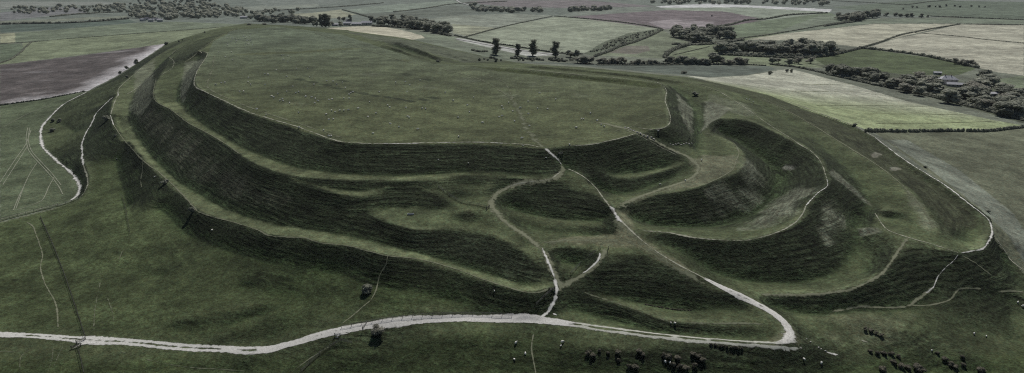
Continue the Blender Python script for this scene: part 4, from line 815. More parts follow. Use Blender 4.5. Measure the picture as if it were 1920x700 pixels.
# a tree band too far and too dense to count
def woodland(name, label, poly, n, h, leafm, sz=2.6):
    mb = MB(); blobs = []; xs = [p[0] for p in poly]; ys = [p[1] for p in poly]; k = 0
    while k < n:
        x = random.uniform(min(xs), max(xs)); y = random.uniform(min(ys), max(ys))
        if not in_px(poly, x, y): continue
        X, Y, Z = spot(x, y); hh = h * random.uniform(.6, 1.2); blobs.append((X, Y, Z + hh * .5, hh * random.uniform(.5, .8), hh * .5)); k += 1
    crown(mb, blobs, n * 45, sz, 5, 0, .85); return tag(link(name, mb.data(name, [leafm])), label, 'woodland', None, 'stuff')
woodland('far_woodland', 'hazy woodland massed beyond the left fields', [(215,12),(260,6),(420,8),(470,24),(400,34),(330,38),(255,38),(230,28),(160,20)], 240, 15, M_leaf)
woodland('far_woodland', 'far tree belt along the top left corner', [(20,16),(100,14),(230,12),(230,22),(100,26),(25,28)], 60, 13, M_leaf); woodland('far_woodland', 'sparse trees above the distant hilltop edge', [(380,26),(470,22),(560,20),(560,26),(470,36),(390,34)], 40, 12, M_leaf); woodland('far_woodland', 'distant trees at the very top edge', [(250,0),(420,-2),(420,6),(250,7)], 40, 15, M_leaf)
woodland('far_woodland', 'distant woodland at the top right of the middle', [(1215,0),(1550,0),(1555,13),(1400,9),(1225,10)], 90, 17, M_leaf)

woodland('far_woodland', 'dark belt of trees just beyond the far end of the hilltop', [(478,38),(520,38),(590,43),(590,47),(520,44),(480,42)], 34, 17, M_leafd, 1.8); woodland('far_woodland', 'small dark oblong belt of trees near the top', [(1066,20),(1144,17),(1146,20),(1068,23)], 44, 15, M_leafd, 2.0)
woodland('far_woodland', 'longer tree belt left of the small oblong one', [(892,17),(960,21),(1028,21),(1028,24),(960,25),(892,22)], 50, 15, M_leaf, 2.0); woodland('far_woodland', 'trees at the left end of the far white track', [(880,8),(900,14),(910,22),(895,24),(886,18)], 16, 15, M_leaf, 2.0)
# ---------------------------------------------------------------- hedges
def hedge(P, h, wd, label, leafm=M_leafd, name='hedge', gappy=.0, cat='hedge', dens=1.0):
    S = smooth_px(P, 3.0); x, y = pick(S[:, 0], S[:, 1]); Q = np.stack([x, y], 1); d = np.r_[0, np.cumsum(np.hypot(*np.diff(Q, axis=0).T))]
    st = max(wd * .55, d[-1] / 420); t = np.arange(0, d[-1], st); X = np.interp(t, d, Q[:, 0]); Y = np.interp(t, d, Q[:, 1]); Z = ZM(X, Y); blobs = []
    for a, b, c in zip(X, Y, Z):
        if random.random() < gappy: continue
        hh = h * random.uniform(.6, 1.25); blobs.append((a + random.uniform(-.2, .2) * wd, b + random.uniform(-.2, .2) * wd, c + hh * .42, wd * random.uniform(.42, .62), hh * .58))
    mb = MB(); crown(mb, blobs, int(len(blobs) * 26 * dens), max(.5, wd * .33), int(P[0][0]), 0, .86)
    return tag(link(name, mb.data(name, [leafm])), label, cat)
UND = [([(1262,84),(1300,85),(1350,82),(1395,75)], 4, 8, 'dark shrubby skirt along the foot of the wedge shaped copse'), ([(700,50),(740,52),(790,56),(842,68)], 5, 8, 'dark shrubby foot of the long wood'), ([(1352,101),(1440,106),(1540,106),(1585,98)], 5, 8, 'dark shrubby foot of the tree belt'), ([(1640,160),(1700,170),(1780,190),(1860,210),(1925,226)], 5, 8, 'shrubby near edge of the grove on the right'), ([(1556,140),(1600,148),(1655,158)], 4, 6, 'dark shrubs below the row under the paddock'), ([(1125,121),(1180,122.5),(1250,121.5),(1330,122),(1400,122)], 3.5, 5, 'shrubby base of the lane side tree row')]
for P, h, wd, lb in UND + [([(852,67),(900,78),(960,87),(1040,99.5),(1092,102)], 2.2, 3.0, 'dark hedge along the upper side of the pale lane'), ([(872,70),(920,57),(960,47),(1036,31)], 2.0, 3.2, 'hedge climbing between two pale far fields'), ([(1040,31),(1130,38.5),(1200,47),(1241,55)], 2.5, 4, 'hedge between the big pale field and the ploughed field'),
                     ([(1115,107),(1140,98),(1162,88),(1190,80),(1215,70),(1242,57)], 3.5, 5, 'dark hedge under the scrubby bank leading up to the copse'), ([(1330,54),(1370,47),(1400,39),(1440,36),(1480,29),(1552,25)], 4, 6, 'thick hedge running right from the wedge shaped copse'), ([(1246,109),(1256,98),(1275,90),(1296,84)], 5, 7, 'bushy hedge from the copse down to the lane'),
                     ([(1300,84),(1350,79),(1400,71),(1440,66),(1500,56),(1560,45),(1600,39)], 2, 3.5, 'low hedge above the cream field running to the rounded wood'), ([(1616,90),(1650,80),(1690,66),(1740,56),(1800,46)], 2.4, 4, 'dark hedge dividing the two cream fields'), ([(1716,62),(1790,68),(1860,76),(1925,82)], 1.2, 2, 'thin hedge crossing the right hand cream field'),
                     ([(1612,91),(1680,98),(1740,107),(1790,118),(1832,128)], 4, 6, 'thick dark hedge under the right hand cream field'), ([(1345,103),(1420,107),(1500,110),(1560,104),(1612,92)], 3.5, 5, 'dark hedge in front of the tree belt'), ([(1795,45.5),(1850,46.5),(1925,47.5)], 2.0, 3.5, 'straight hedge above the right hand cream field'),
                     ([(1445,122),(1500,128),(1560,142),(1640,160),(1720,176),(1800,196),(1870,214),(1925,228)], 2.5, 3.6, 'hedge along the top side of the bright field'), ([(0,46.5),(60,45),(120,44),(180,41),(240,36)], 5, 9, 'dark hedge with small trees above the left fields'), ([(0,82),(60,79),(130,73),(330,58),(420,51)], 1.0, 2, 'thin hedge between the pale left fields'),
                     ([(60,79),(46,91),(40,98),(20,112),(0,119)], 1.8, 2.6, 'curving hedge round the small left field'), ([(0,198),(80,187),(160,172)], 1.4, 1.8, 'dark low hedge between the ploughed field and the crop'), ([(480,22),(560,18),(640,13),(720,6)], 3, 7, 'far hedge above the pale far fields'), ([(740,23),(800,16),(850,8),(950,3)], 3, 7, 'far hedge left of the white winding track'),
                     ([(642,19),(665,25),(692,33)], 2.5, 5, 'short hedge dropping to the farm wood'), ([(96,32),(150,27),(228,23)], 4, 8, 'dark far hedge in the left hand fields'), ([(1745,31),(1820,34),(1925,38)], 2.5, 5, 'long thin far hedge near the top right'), ([(1560,2),(1640,6),(1700,9),(1740,4),(1790,0)], 2.5, 6, 'hedge at the top edge on the right'), ([(1600,42),(1570,46),(1545,50)], 4, 6, 'short thick hedge below the rounded wood'),
                     ([(960,110),(1000,112),(1020,114)], 3, 4, 'low dark scrub below the tall trees'), ([(1030,113),(1060,116)], 4, 5, 'pale dark scrub clump beside the short clump'), ([(885,95),(900,98),(915,97)], 2.4, 3.5, 'small dark shrub row left of the tall trees'), ([(1435,124),(1400,122),(1200,123),(1120,123)], 1.6, 2.6, 'low hedge along the far edge of the dark crop'), ([(1330,88),(1300,95),(1262,104)], 1.0, 2, 'wispy hedge in the light field under the copse'),
                     ([(1552,141),(1600,149),(1640,158)], 2.2, 3.4, 'bushy verge beneath the dark paddock trees'), ([(590,46),(650,49),(720,48),(790,52)], 2, 3, 'hedge in front of the farm')]:
    hedge(P, h, wd, lb)
hedge([(1624,247.5),(1680,248),(1740,247.5),(1800,247),(1850,247.5),(1890,243),(1925,239)], 2.6, 2.2, 'ragged dark hedge under the bright crop field casting shadow on the pasture', gappy=.12)
hedge([(1332,648.5),(1350,651),(1375,654),(1392,656)], .8, 1.1, 'low dark scrub strip by the two white wheel tracks', M_gorse, gappy=.25); hedge([(1210,573),(1240,577),(1262,580),(1295,582)], .35, .6, 'low brown scrub strip on the bench above the road', M_gorse, gappy=.45)
sb = woodland('scrub', 'rough scrub covering the bank between two far fields', [(1100,102),(1135,82),(1182,66),(1236,56),(1225,62),(1182,78),(1132,94)], 120, 2.6, M_leaf, 1.6); sb['category'] = 'scrub'
sb = woodland('scrub', 'low dark shrubs scattered behind the fort', [(885,110),(960,110),(1075,113),(1075,117),(960,115),(890,114)], 36, 2.6, M_leafd, 1.2); sb['category'] = 'scrub'

# ---------------------------------------------------------------- single bushes on and around the fort
for x, y, h, k, lb, wd in [(690,548,4.2,'bush','round dark bush alone on the slope beside the thin path',1.05), (709,624,4.6,'palebush','pale leafy bush standing on the edge of the chalk road',1.0), (100,228,3.6,'bush','upper left bush of three on the left hillside',1.2), (112,229,4.2,'bush','bush just right of the upper one on the left hillside',1.2), (98,247,3.8,'bush','lowest of the three bushes by the field edge',1.3),
                           (201,225,5.2,'bush','large dark bush under the left bank path',1.1), (217,256,2.4,'bush','small thorn bush on the outer slope at left',1.0), (309,345,3.0,'bush','dark thorn bush at the foot of the third bank',1.3), (361,397,3.6,'bush','dark bush with long shadow below the third bank',.9), (312,84,7,'bush','bush at the top corner of the ploughed field',.9), (256,119,7.5,'bush','largest bush on the ploughed field edge',1), (238,129,5.5,'bush','second bush down the ploughed field edge',.9), (225,138,4.5,'bush','lowest bush on the ploughed field edge',.9), (239,146,4,'bush','bush beside the outer left bank path',1),
                           (336,79,3.5,'bush','tiny bush above the left bank',1.0), (342,76,3.5,'bush','tiny bush just right of another above the left bank',1), (384,62,4,'bush','thorn on the skyline at the far left of the hill',1), (467,47,5,'bush','dark thorn clump on the far end of the hill',2), (496,47,6,'bush','right hand thorn on the far end of the hill',1.6), (1282,138.5,4.5,'bush','dark bush on the far bank against the crop',1.5), (1304,180,4,'bush','dark thorn in the ditch right of the hilltop',1.2), (1602,236,2.5,'bush','small bush at the bright field corner',1.2),
                           (1735,315,1.6,'bush','single tiny bush beside the outermost white path',1.2), (1852,398,1.4,'bush','low bush above the bend of the white path',1.6), (822,117,3.6,'bush','dark thorn in the far ditches',1.3), (930,117,5,'bush','upright dark shrub behind the far bank',.7), (168,40,6,'bush','solitary far tree like bush in the left hand fields',1.2), (1168,84,8,'bush','dark bush on the scrubby far bank',1.3)]:
    plant(k, x, y, h, lb, 'bush', parts=(h > 3.4 and y > 200), wide=wd)
gor = [(1103,664,2.2),(1110,670,2.2),(1124,660,1.7),(1140,665,1.9),(1158,663,2.2),(1160,678,1.8),(1199,663,2.3),(1205,668,1.9),(1180,691,2.2),(1192,693,2.6),(1245,671,2.3),(1255,674,2.6),(1271,677,2.4),(1262,688,2.6),(1275,692,2.6),(1287,696,2.6),(1300,668,2.0),(1310,673,2.2),(1318,680,2.3),(1302,690,2.4)]
for k, (x, y, h) in enumerate(gor): plant('gorse', x, y, h * .78, 'dark gorse bush on the bank at the bottom, below the road', 'bush', 'gorse bushes below the road', True, 1.1, 'gorse_bush')
for k, (x, y, h) in enumerate([(1622,619,1.2),(1632,622,1.3),(1643,626,1.2),(1652,630,1.2),(1632,660,1.3),(1645,664,1.5),(1658,664,1.4),(1672,665,1.6),(1684,670,1.3),(1676,682,1.5),(1690,688,1.6),(1702,692,1.6),(1718,692,2.2),(1727,698,2.2),(1655,697,2),(1758,663,1.2),(1770,675,1.5),(1782,684,1.7),(1790,690,1.5),(1804,672,1.4),(1806,687,1.6),(1838,699,2.2)]):
    plant('gorse', x, y, h, 'low dark gorse clump on the hummocky ground at bottom right', 'bush', 'gorse clumps at bottom right', False, 1.3, 'gorse_bush')

# ---------------------------------------------------------------- sheep: one skinned body each
M_wool = simple('wool', (.82,.80,.74), (.70,.68,.62), 6.0); M_face = simple('dark_skin', (.05,.045,.04), None, 6.0)
def skinned(name, verts, edges, radii, mats, sub=1, root=0):
    me = bpy.data.meshes.new(name); me.from_pydata(verts, edges, []); o = bpy.data.objects.new(name, me); COL.objects.link(o)
    mo = o.modifiers.new('skin', 'SKIN'); mo.use_smooth_shade = True; sk = me.skin_vertices[0].data if me.skin_vertices else None
    if sk is None:
        bpy.context.view_layer.update(); import bmesh; bm = bmesh.new(); bm.from_mesh(me); bm.verts.layers.skin.verify(); bm.to_mesh(me); bm.free(); sk = me.skin_vertices[0].data
    for k, r_ in enumerate(radii): sk[k].radius = r_ if hasattr(r_, '__len__') else (r_, r_)
    sk[root].use_root = True
    su = o.modifiers.new('sub', 'SUBSURF'); su.levels = su.render_levels = sub
    dg = bpy.context.evaluated_depsgraph_get(); dg.update(); ev = bpy.data.meshes.new_from_object(o.evaluated_get(dg)); ev.name = name
    bpy.data.objects.remove(o); ev.materials.clear()
    for m in mats: ev.materials.append(m)
    return ev
def sheep_mesh(pose):
    lie = pose == 'lying'; bz = .30 if lie else .62
    hd = {'grazing': (.78, .34, .92, .16), 'standing': (.74, .92, .90, .90), 'lying': (.68, .58, .84, .56)}[pose]
    V = [(0,0,bz),(.30,0,bz+.02),(.48,0,bz+.03),(-.32,0,bz+.02),(-.50,0,bz),(hd[0]-.12,0,(hd[1]+bz)/2+.06),(hd[0],0,hd[1]),(hd[2],0,hd[3])]
    E = [(0,1),(1,2),(0,3),(3,4),(2,5),(5,6),(6,7)]; Rr = [(.30,.29),(.29,.28),(.2,.22),(.30,.29),(.17,.18),(.13,.14),(.10,.11),(.06,.06)]
    for sx, at in ((.32, 1), (-.34, 3)):
        for sy in (-.15, .15):
            k = len(V)
            if lie: V += [(sx,sy,.12),(sx+.18,sy*1.3,.06)]; Rr += [.08,.05]
            else: V += [(sx,sy,.36),(sx+.01,sy,.03)]; Rr += [.075,.04]
            E += [(at,k),(k,k+1)]
    m = skinned('sheep', V, E, Rr, [M_wool, M_face], 1)
    for p in m.polygons:
        c = p.center; p.material_index = 1 if (c.z < .30 and not lie and abs(c.x) < .6) or c.x > hd[0] - .02 else 0
    return m
SH = [sheep_mesh('grazing'), sheep_mesh('standing'), sheep_mesh('lying')]
def sheep(x, y, label, group=None, pose=None, rz=None, s=1.15):
    X, Y, Z = spot(x, y); return tag(link('sheep', SH[pose if pose is not None else random.choice([0, 0, 1, 2])], None, (X, Y, Z - .01), rz if rz is not None else random.uniform(0, 6.28), s * random.uniform(.88, 1.1)), label, 'sheep', group)
top_sheep = [(509,182),(513,184),(521,177),(530,187),(531,191),(543,195),(573,182),(584,184),(591,186),(596,191),(590,195),(617,188),(623,187),(645,186),(655,179),(662,174),(622,209),(612,216),(617,225),(625,225),(628,211),(637,209),(645,209),(653,208),(690,220),(693,193),(727,199),(731,202),(732,233),(748,240),(761,203),(764,220),(767,222),(783,244),(792,205),(798,206),(859,222),(876,198),(888,184),(860,258),(941,201),(943,206),(936,220),(941,219),(954,194),(561,241),(607,246),(617,257),(621,257),
    (415,157),(465,155),(457,173),(466,147),(497,160),(510,181),(525,190),(538,173),(549,163),(538,145),(556,130),(577,130),(581,146),(589,160),(555,176),(560,174),(573,183),(613,153),(625,154),(631,159),(642,156),(648,166),(655,186),(658,176),(540,106),(545,108),(502,139),(518,132),(503,141),(497,140),(532,104),(410,99),(434,99),(423,108),(436,114),(532,113),(540,117),(528,105),(760,155),(768,161),(788,152),(742,156),(763,173),(711,174),(470,160),(422,156),(404,160),
    (961,210),(965,229),(975,204),(991,214),(1008,205),(993,238),(1107,214),(1120,227),(1090,225),(1094,225),(1081,241),(1127,236),(1133,239),(978,261),(1027,206),(990,192),(1012,176),(1042,188),(672,205),(705,214),(560,213),(482,205),(449,173),(700,252),(905,232),(880,212),(850,190),(835,175)]
for x, y in top_sheep: sheep(x, y, 'white sheep grazing on the open flat hilltop', 'sheep on the flat hilltop', s=1.25)
for k in range(34): sheep(random.uniform(425,475), random.uniform(66,86), 'white sheep in the small far flock near the end of the hilltop', 'far flock on the hilltop', s=1.25)
for x, y, lb in [(499,217,'white sheep standing on the left rim path'), (981,274,'white sheep at the head of the dark inner slope'), (1068,272,'white sheep lying on the rim right of the white cutting'), (1024,296,'white sheep on the dark slope beside the white cutting'), (822,300,'white sheep low on the black inner slope, left one'), (878,307,'white sheep low on the black inner slope, right one'), (1315,302,'white sheep on the trodden top of the inner mound'), (1285,340,'white sheep on the worn grass below the mound'), (1238,347,'white sheep on the grassy bend below the ramp'), (1400,187,'white sheep on the far outer bank, left of a pair'), (1405,188,'white sheep on the far outer bank, right of a pair'), (1412,193,'white sheep just below the pair on the far outer bank'), (1462,211,'lone white sheep farther along the outer bank'),
                 (398,433,'lone white sheep under the third bank on the left'), (927,548,'lone white sheep on the dark slope above the road'), (967,646,'sheep left of the thin path, topmost of three under the road'), (985,665,'sheep right beside the thin path under the road'), (964,675,'sheep left of the thin path, lowest of three'), (1054,643,'white sheep standing on the bank edge under the two tracks'), (1052,649,'lamb just below the sheep on the bank edge'), (1247,681,'sheep among the gorse, left of a pair'), (1256,683,'sheep among the gorse, right of a pair'), (1265,608,'larger sheep on the crest above the wheel tracks'), (1258,607,'lamb beside the sheep on the crest above the wheel tracks'), (1507,675,'white sheep left below the hairpin'), (1540,682,'small sheep right below the hairpin'), (1826,628,'white sheep alone on the low right ground'), (1849,632,'lamb right of the lone sheep on the low right ground'), (1908,569,'white sheep near the right edge'), (1917,576,'second sheep at the right edge, lower down'), (1747,658,'tiny lamb between the gorse clumps at bottom right'), (219,298,'white sheep on the outer left slope'), (290,333,'white sheep near the thorn bush on the left bank foot'), (1234,247,'sheep resting at the head of the ramp')]:
    sheep(x, y, lb, s=.7 if ('lamb' in lb or 'slope' in lb) else 1.02, pose=None if 'lying' not in lb else 2)

# ---------------------------------------------------------------- fences, gates, stones, trough, walker
M_wood = simple('weathered_timber', (.15,.14,.12), (.08,.075,.065), 4.0); M_pale = simple('pale_timber', (.34,.33,.30), (.22,.21,.19), 4.0); M_wire = simple('wire', (.12,.12,.12)); M_metal = simple('galvanised_metal', (.42,.43,.44), (.30,.31,.32), 3.0, .5, .4); M_stone = simple('pale_stone', (.50,.49,.45), (.28,.27,.25), 3.0)
post_m = MB(); post_m.box((0,0,.55), (.14,.14,1.5)); post_m.box((0,0,1.31), (.16,.16,.03)); POST = post_m.data('post', [M_wood])
def fence(P, label, step=3.5):
    S = smooth_px(P, 3.0); x, y = pick(S[:, 0], S[:, 1]); d = np.r_[0, np.cumsum(np.hypot(np.diff(x), np.diff(y)))]; n = min(95, max(3, int(d[-1] / step)))
    t = np.linspace(0, d[-1], n); X = np.interp(t, d, x); Y = np.interp(t, d, y); Z = ZM(X, Y); r_ = link('fence', None, None, (X[0], Y[0], Z[0])); mb = MB()
    for k in range(n):
        p = link('post', POST, r_, (X[k] - X[0], Y[k] - Y[0], Z[k] - Z[0]), random.uniform(-.1, .1))
    for h_ in (.25, .5, .75, 1.0, 1.18): mb.tube([(X[k] - X[0], Y[k] - Y[0], Z[k] - Z[0] + h_ + .12) for k in range(n)], .018, 4)
    mb.tube([(X[k] - X[0], Y[k] - Y[0], Z[k] - Z[0] + 1.22) for k in range(n)], .022, 4)
    link('wire_netting', mb.data('wire_netting', [M_wire]), r_); return tag(r_, label, 'fence')
fence([(76,408),(100,462),(125,527),(160,632)], 'post and wire fence straight down the near left pasture'); fence([(146,652),(152,675),(158,702)], 'short fence below the left gate'); fence([(822,352),(838,364),(852,374),(868,381),(890,385),(912,390)], 'fence curving through the hollow to the left loop path')
fence([(229,368),(236,395),(244,438)], 'old fence line on the left slope'); fence([(1070,516),(1085,500),(1105,482),(1122,470)], 'fence beside the curved white path'); fence([(1036,546),(1020,560),(1005,575)], 'fence running down left of the white gully'); fence([(640,616),(700,603),(760,596),(830,592),(900,592),(960,594)], 'long fence just above the chalk road')
fence([(2,413),(50,400),(100,388),(135,379)], 'fence along the ditch at the left edge'); fence([(660,645),(640,640),(600,665),(565,700)], 'fence running down from the gate under the chalk road')
for P in ([(76,408),(100,462),(125,527),(160,632)], [(146,652),(152,675),(158,702)], [(822,352),(838,364),(852,374),(868,381),(890,385),(912,390)], [(660,606),(700,601),(760,594.5),(830,591),(900,591),(980,594)]):
    ribbon('grass_shade_strip', 'dark uncut grass with painted shadow under a fence', P, .8, M_dark, .05, .25)  # uncut grass and the fence's shadow painted as one dark strip
def gate(px, py, rz, label, wdt=3.2, m=M_wood):
    X, Y, Z = spot(px, py); r_ = link('field_gate', None, None, (X, Y, Z), rz)
    for s in (-1, 1):
        b = MB(); b.box((s * wdt / 2, 0, .6), (.2, .2, 1.6)); b.box((s * wdt / 2, 0, 1.42), (.23, .23, .04)); link('gate_post', b.data('gate_post', [M_wood]), r_)
    g = MB()
    for h_ in (.25, .45, .65, .88, 1.15): g.box((0, 0, h_), (wdt - .3, .05, .09))
    for s in (-1, 1): g.box((s * (wdt / 2 - .2), 0, .7), (.09, .07, 1.0))
    g.tube([(-wdt / 2 + .25, .04, .25), (wdt / 2 - .25, .04, 1.12)], .04, 4); link('gate_leaf', g.data('gate_leaf', [m]), r_); return tag(r_, label, 'gate')
gate(152,641,.9,'timber gate where the left fence meets the road'); gate(143,652,.5,'second timber gate just under the road at left'); gate(684,612,1.4,'pale gate post line across the chalk road', 4.5, M_pale); gate(633,631,0,'small pale gate on the chalk loop below the road', 2.0, M_metal); gate(1035,545,.4,'timber gate at the top of the white gully', 2.6); gate(915,391,1.1,'timber gate at the left loop path',2.6); gate(1140,470,1.3,'dark gate right of the curved white path',2.8); gate(1125,469,1.5,'dark gate post pair at the head of the curved white path',1.4); gate(1051,289,.2,'timber gate beside the white cutting',2.6,M_pale)
def stone(px, py, s, label, group=None):
    X, Y, Z = spot(px, py); iv, if_ = ico(); r_ = np.random.default_rng(int(px * 7 + py)); V = iv * np.array([s, s * .75, s * .55]) * (1 + .22 * r_.uniform(-1, 1, (len(iv), 1))) ; b = MB(); b.add(V.tolist(), if_)
    return tag(link('stone', b.data('stone', [M_stone]), None, (X, Y, Z + s * .25), r_.uniform(0, 6)), label, 'stone', group)
for x, y in [(1172,240),(1178,241),(1182,244),(1188,246),(1195,249),(1201,251),(1207,254),(1214,257),(1221,258),(1226,262)]: stone(x, y, .8, 'pale stone set along the head of the ramp', 'stones along the ramp head')
for x in range(1257, 1298, 5): stone(x, 271 + (x % 3) - (x - 1257) * .06, .6, 'pale stone in the row at the foot of the small dark slope', 'stones at the slope foot')
for x, y, s in [(1535,651,.35),(1540,654,.3),(1548,658,.35),(1520,640,.3),(1513,634,.25)]: stone(x, y, s, 'chalk lump scattered beside the hairpin', 'chalk lumps beside the hairpin')
X, Y, Z = spot(770, 403); tr_ = link('water_trough', None, None, (X, Y, Z), .1); b = MB()
b.box((0,0,.12),(3.0,.9,.1)); b.box((0,-.42,.36),(3.0,.08,.5)); b.box((0,.42,.36),(3.0,.08,.5)); b.box((-1.47,0,.36),(.08,.76,.5)); b.box((1.47,0,.36),(.08,.76,.5)); link('basin', b.data('basin', [M_metal]), tr_)
for sx in (-1.1, 1.1): b = MB(); b.box((sx,0,0),(.25,1.0,.16)); link('foot', b.data('foot', [M_stone]), tr_)
b = MB(); b.box((0,0,.5),(2.8,.74,.02)); link('water', b.data('water', [simple('trough_water', (.05,.06,.07), None, 1, .1, .5)]), tr_); tag(tr_, 'pale metal water trough on the grassy platform in the hollow', 'trough')
# walker on the rim
M_coat = simple('dark_coat', (.03,.035,.05), (.02,.02,.03), 8); M_skin = simple('skin', (.45,.30,.23), None, 8); M_hair = simple('hair', (.05,.035,.025), None, 8); M_jean = simple('trousers', (.05,.06,.09), None, 8)
def person(px, py, rz, label):
    V = [(0,0,.95),(0,0,1.12),(0,.01,1.36),(0,.01,1.47),(0,.03,1.56),(0,.04,1.68)]; E = [(0,1),(1,2),(2,3),(3,4),(4,5)]; Rr = [(.17,.12),(.15,.11),(.19,.12),(.06,.06),(.08,.095),(.075,.09)]
    for s in (-1, 1):
        k = len(V); st = .16 * s
        V += [(s*.19,.01,1.38),(s*.25,-.03-st*.3,1.12),(s*.24,.08-st,.88),(s*.24,.13-st,.80)]; Rr += [.065,.05,.038,.03]; E += [(2,k),(k,k+1),(k+1,k+2),(k+2,k+3)]
        k = len(V); V += [(s*.10,0,.86),(s*.10,st+.06,.50),(s*.10,st,.08),(s*.10,st+.15,.04)]; Rr += [.095,.065,.045,.04]; E += [(0,k),(k,k+1),(k+1,k+2),(k+2,k+3)]
    m = skinned('person', V, E, Rr, [M_coat, M_jean, M_skin, M_hair], 1)
    for p in m.polygons:
        c = p.center; p.material_index = 3 if (c.z > 1.66 or (c.z > 1.56 and c.y < .0)) else 2 if c.z > 1.49 or (c.z < .84 and abs(c.x) > .19) else 1 if c.z < .9 else 0
    X, Y, Z = spot(px, py); return tag(link('person', m, None, (X, Y, Z + .02), rz), label, 'person')
person(1256, 229, 2.9, 'walker in dark clothes on the path along the right rim')

# ---------------------------------------------------------------- buildings
M_wall = simple('rendered_wall', (.50,.49,.46), (.40,.39,.37), .6); M_slate = simple('slate_roof', (.22,.22,.24), (.14,.14,.16), .8); M_sheet = simple('pale_sheet_roof', (.48,.48,.50), (.36,.36,.38), .5); M_pane = simple('window_glass', (.03,.035,.04), None, 1, .2, .5); M_brick = simple('brick', (.26,.18,.14), (.18,.13,.10), 1.5)
def house(px, py, rz, l, d, h, rh, label, hip=True, wall=None, roof=None, nwin=4, name='house', storeys=2, chim=2, cat='house'):
    X, Y, Z = spot(px, py); r_ = link(name, None, None, (X, Y, Z), rz); wall = wall or M_wall; roof = roof or M_slate
    b = MB(); b.box((0,0,h/2-.5),(l,d,h+1)); link('wall', b.data('wall', [wall]), r_)
    a, c, o = l/2+.5, d/2+.5, h; rx = a - (c if hip else 0); t = .25
    b = MB(); b.add([(-a,-c,o),(a,-c,o),(a,c,o),(-a,c,o),(-rx,0,o+rh),(rx,0,o+rh),(-a,-c,o+t),(a,-c,o+t),(a,c,o+t),(-a,c,o+t),(-rx,0,o+rh+t),(rx,0,o+rh+t)], [(6,7,11,10),(8,9,10,11),(7,8,11),(9,6,10),(0,3,2,1),(0,1,7,6),(1,2,8,7),(2,3,9,8),(3,0,6,9)]); rf = link('roof', b.data('roof', [roof]), r_)
    for k in range(chim):
        b = MB(); sx = (-1 if k else 1) * rx * .75; b.box((sx,0,o+rh+.5),(.9,.7,1.8)); b.box((sx,0,o+rh+1.48),(1.05,.85,.16)); link('chimney', b.data('chimney', [M_brick]), rf)
    for s in (-1, 1):
        for st in range(storeys):
            for k in range(nwin):
                if st == 0 and k == nwin // 2: continue
                x = (k + .5) / nwin * l - l/2; z = 1.5 + st * 2.7
                if z > h - .6: continue
                b = MB(); b.box((x, s*(d/2+.02), z), (1.3,.12,1.4)); w_ = link('window', b.data('window', [M_pale]), r_); b = MB(); b.box((x, s*(d/2+.09), z), (1.05,.04,1.15)); link('pane', b.data('pane', [M_pane]), w_)
        b = MB(); b.box((((nwin//2)+.5)/nwin*l-l/2, s*(d/2+.03), 1.05), (1.1 if cat == 'house' else 3.0,.12,2.1 if cat == 'house' else 2.8)); link('door', b.data('door', [M_wood]), r_)
    return tag(r_, label, cat)
house(1775,157,-.1,20,11,5.6,4.2,'large pale country house among the trees on the right', roof=M_sheet)
house(1797,163,-.35,26,7,2.8,2.2,'long low pale outbuilding in front of the large house', False, roof=M_sheet, nwin=6, storeys=1, chim=0, name='outbuilding', cat='outbuilding'); house(1860,180,.05,14,7,2.8,1.6,'white roofed shed in the trees farther right', False, roof=M_sheet, nwin=3, storeys=1, chim=0, name='shed', cat='shed'); house(1846,189,-.1,9,5,2.6,1.5,'small grey shed lower in the grove', False, nwin=2, storeys=1, chim=0, name='shed', cat='shed'); house(1757,140,-.3,9,5,2.5,1.4,'tiny white shed beside the paddock', False, roof=M_sheet, nwin=2, storeys=1, chim=0, name='shed', cat='shed')
house(688,47,0,24,11,5,4,'grey farm building beside the long wood', False, nwin=5, chim=1, name='farmhouse', cat='farmhouse', roof=M_sheet); house(669,48,.05,22,10,4,3,'long open farm shed left of the grey farm building', False, roof=M_sheet, nwin=4, storeys=1, chim=0, name='barn', cat='barn'); house(651,47,.1,16,9,4,3,'small barn in the middle of the farm', False, nwin=3, storeys=1, chim=0, name='barn', cat='barn', roof=M_sheet); house(629,49,0,12,8,3.4,2.4,'white farm shed beside the pale round tree', False, roof=M_sheet, nwin=2, storeys=1, chim=0, name='shed', cat='shed'); house(654,42,.1,14,8,4,3,'dark roofed barn behind the farm yard', False, nwin=3, storeys=1, chim=0, name='barn', cat='barn')
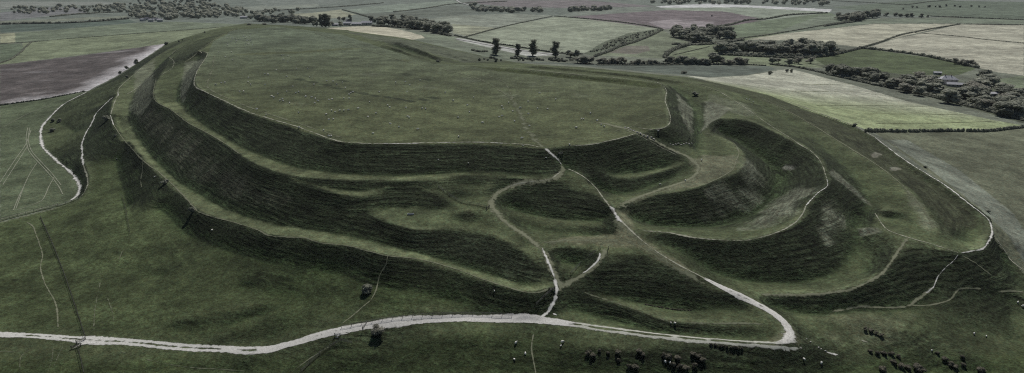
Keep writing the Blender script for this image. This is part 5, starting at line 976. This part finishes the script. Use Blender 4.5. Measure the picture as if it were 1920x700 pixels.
for k, (x, y, lb) in enumerate([(268,40,'leftmost pale cottage below the far woodland'), (276,38,'second pale cottage below the far woodland'), (284,41,'middle pale cottage of the far hamlet'), (292,39,'fourth pale cottage of the far hamlet'), (300,41,'rightmost pale cottage of the far hamlet')]): house(x, y, .2 * k - .3, 14, 8, 4.6, 3.4, lb, False, roof=[M_sheet, M_slate][k % 2], nwin=3)
house(458,35,0,20,10,4,3,'white roofed barn in the fields past the far end of the hill', False, roof=M_sheet, nwin=3, storeys=1, chim=0, name='barn', cat='barn')
# tractor out on the far ploughed field
X, Y, Z = spot(1335, 31); t_ = link('tractor', None, None, (X, Y, Z), .3, 1.5); M_tr = simple('tractor_paint', (.03,.05,.12), None, 1, .4, .4); M_ty = simple('rubber', (.02,.02,.02))
b = MB(); b.box((1.1,0,1.25),(2.0,.9,.8), taper=.9); b.box((.2,0,.8),(3.2,.6,.4)); link('body', b.data('body', [M_tr]), t_); b = MB(); b.box((-.6,0,2.1),(1.5,1.5,1.3), taper=.85); cb = link('cab', b.data('cab', [M_pane]), t_); b = MB(); b.box((-.6,0,2.8),(1.5,1.5,.12)); link('cab_roof', b.data('cab_roof', [M_tr]), cb)
for x_, s_, r_ in ((-.8, 1, .85), (-.8, -1, .85), (1.7, 1, .55), (1.7, -1, .55)): b = MB(); b.tube([(x_, s_ * .75, r_), (x_, s_ * 1.2, r_)], r_, 18); link('wheel', b.data('wheel', [M_ty]), t_)
tag(t_, 'tiny dark tractor working on the far ploughed field', 'tractor')

# ---------------------------------------------------------------- air
HAZE = 0.00002
if HAZE > 0:
    b = MB(); zt = 180.0; zb = float(MZ.min()) - 1.5; b.box((0, 0, (zt + zb) / 2), (29000, 29000, zt - zb)); hm = bpy.data.materials.new('haze_air'); hm.use_nodes = True; hn = hm.node_tree; hn.nodes.clear()
    pv = hn.nodes.new('ShaderNodeVolumePrincipled'); pv.inputs['Color'].default_value = (.80, .88, 1.0, 1); pv.inputs['Density'].default_value = HAZE; ho = hn.nodes.new('ShaderNodeOutputMaterial'); hn.links.new(pv.outputs[0], ho.inputs['Volume'])
    tag(link('haze', b.data('haze', [hm])), 'thin blue haze over the far country', None, None, 'stuff')
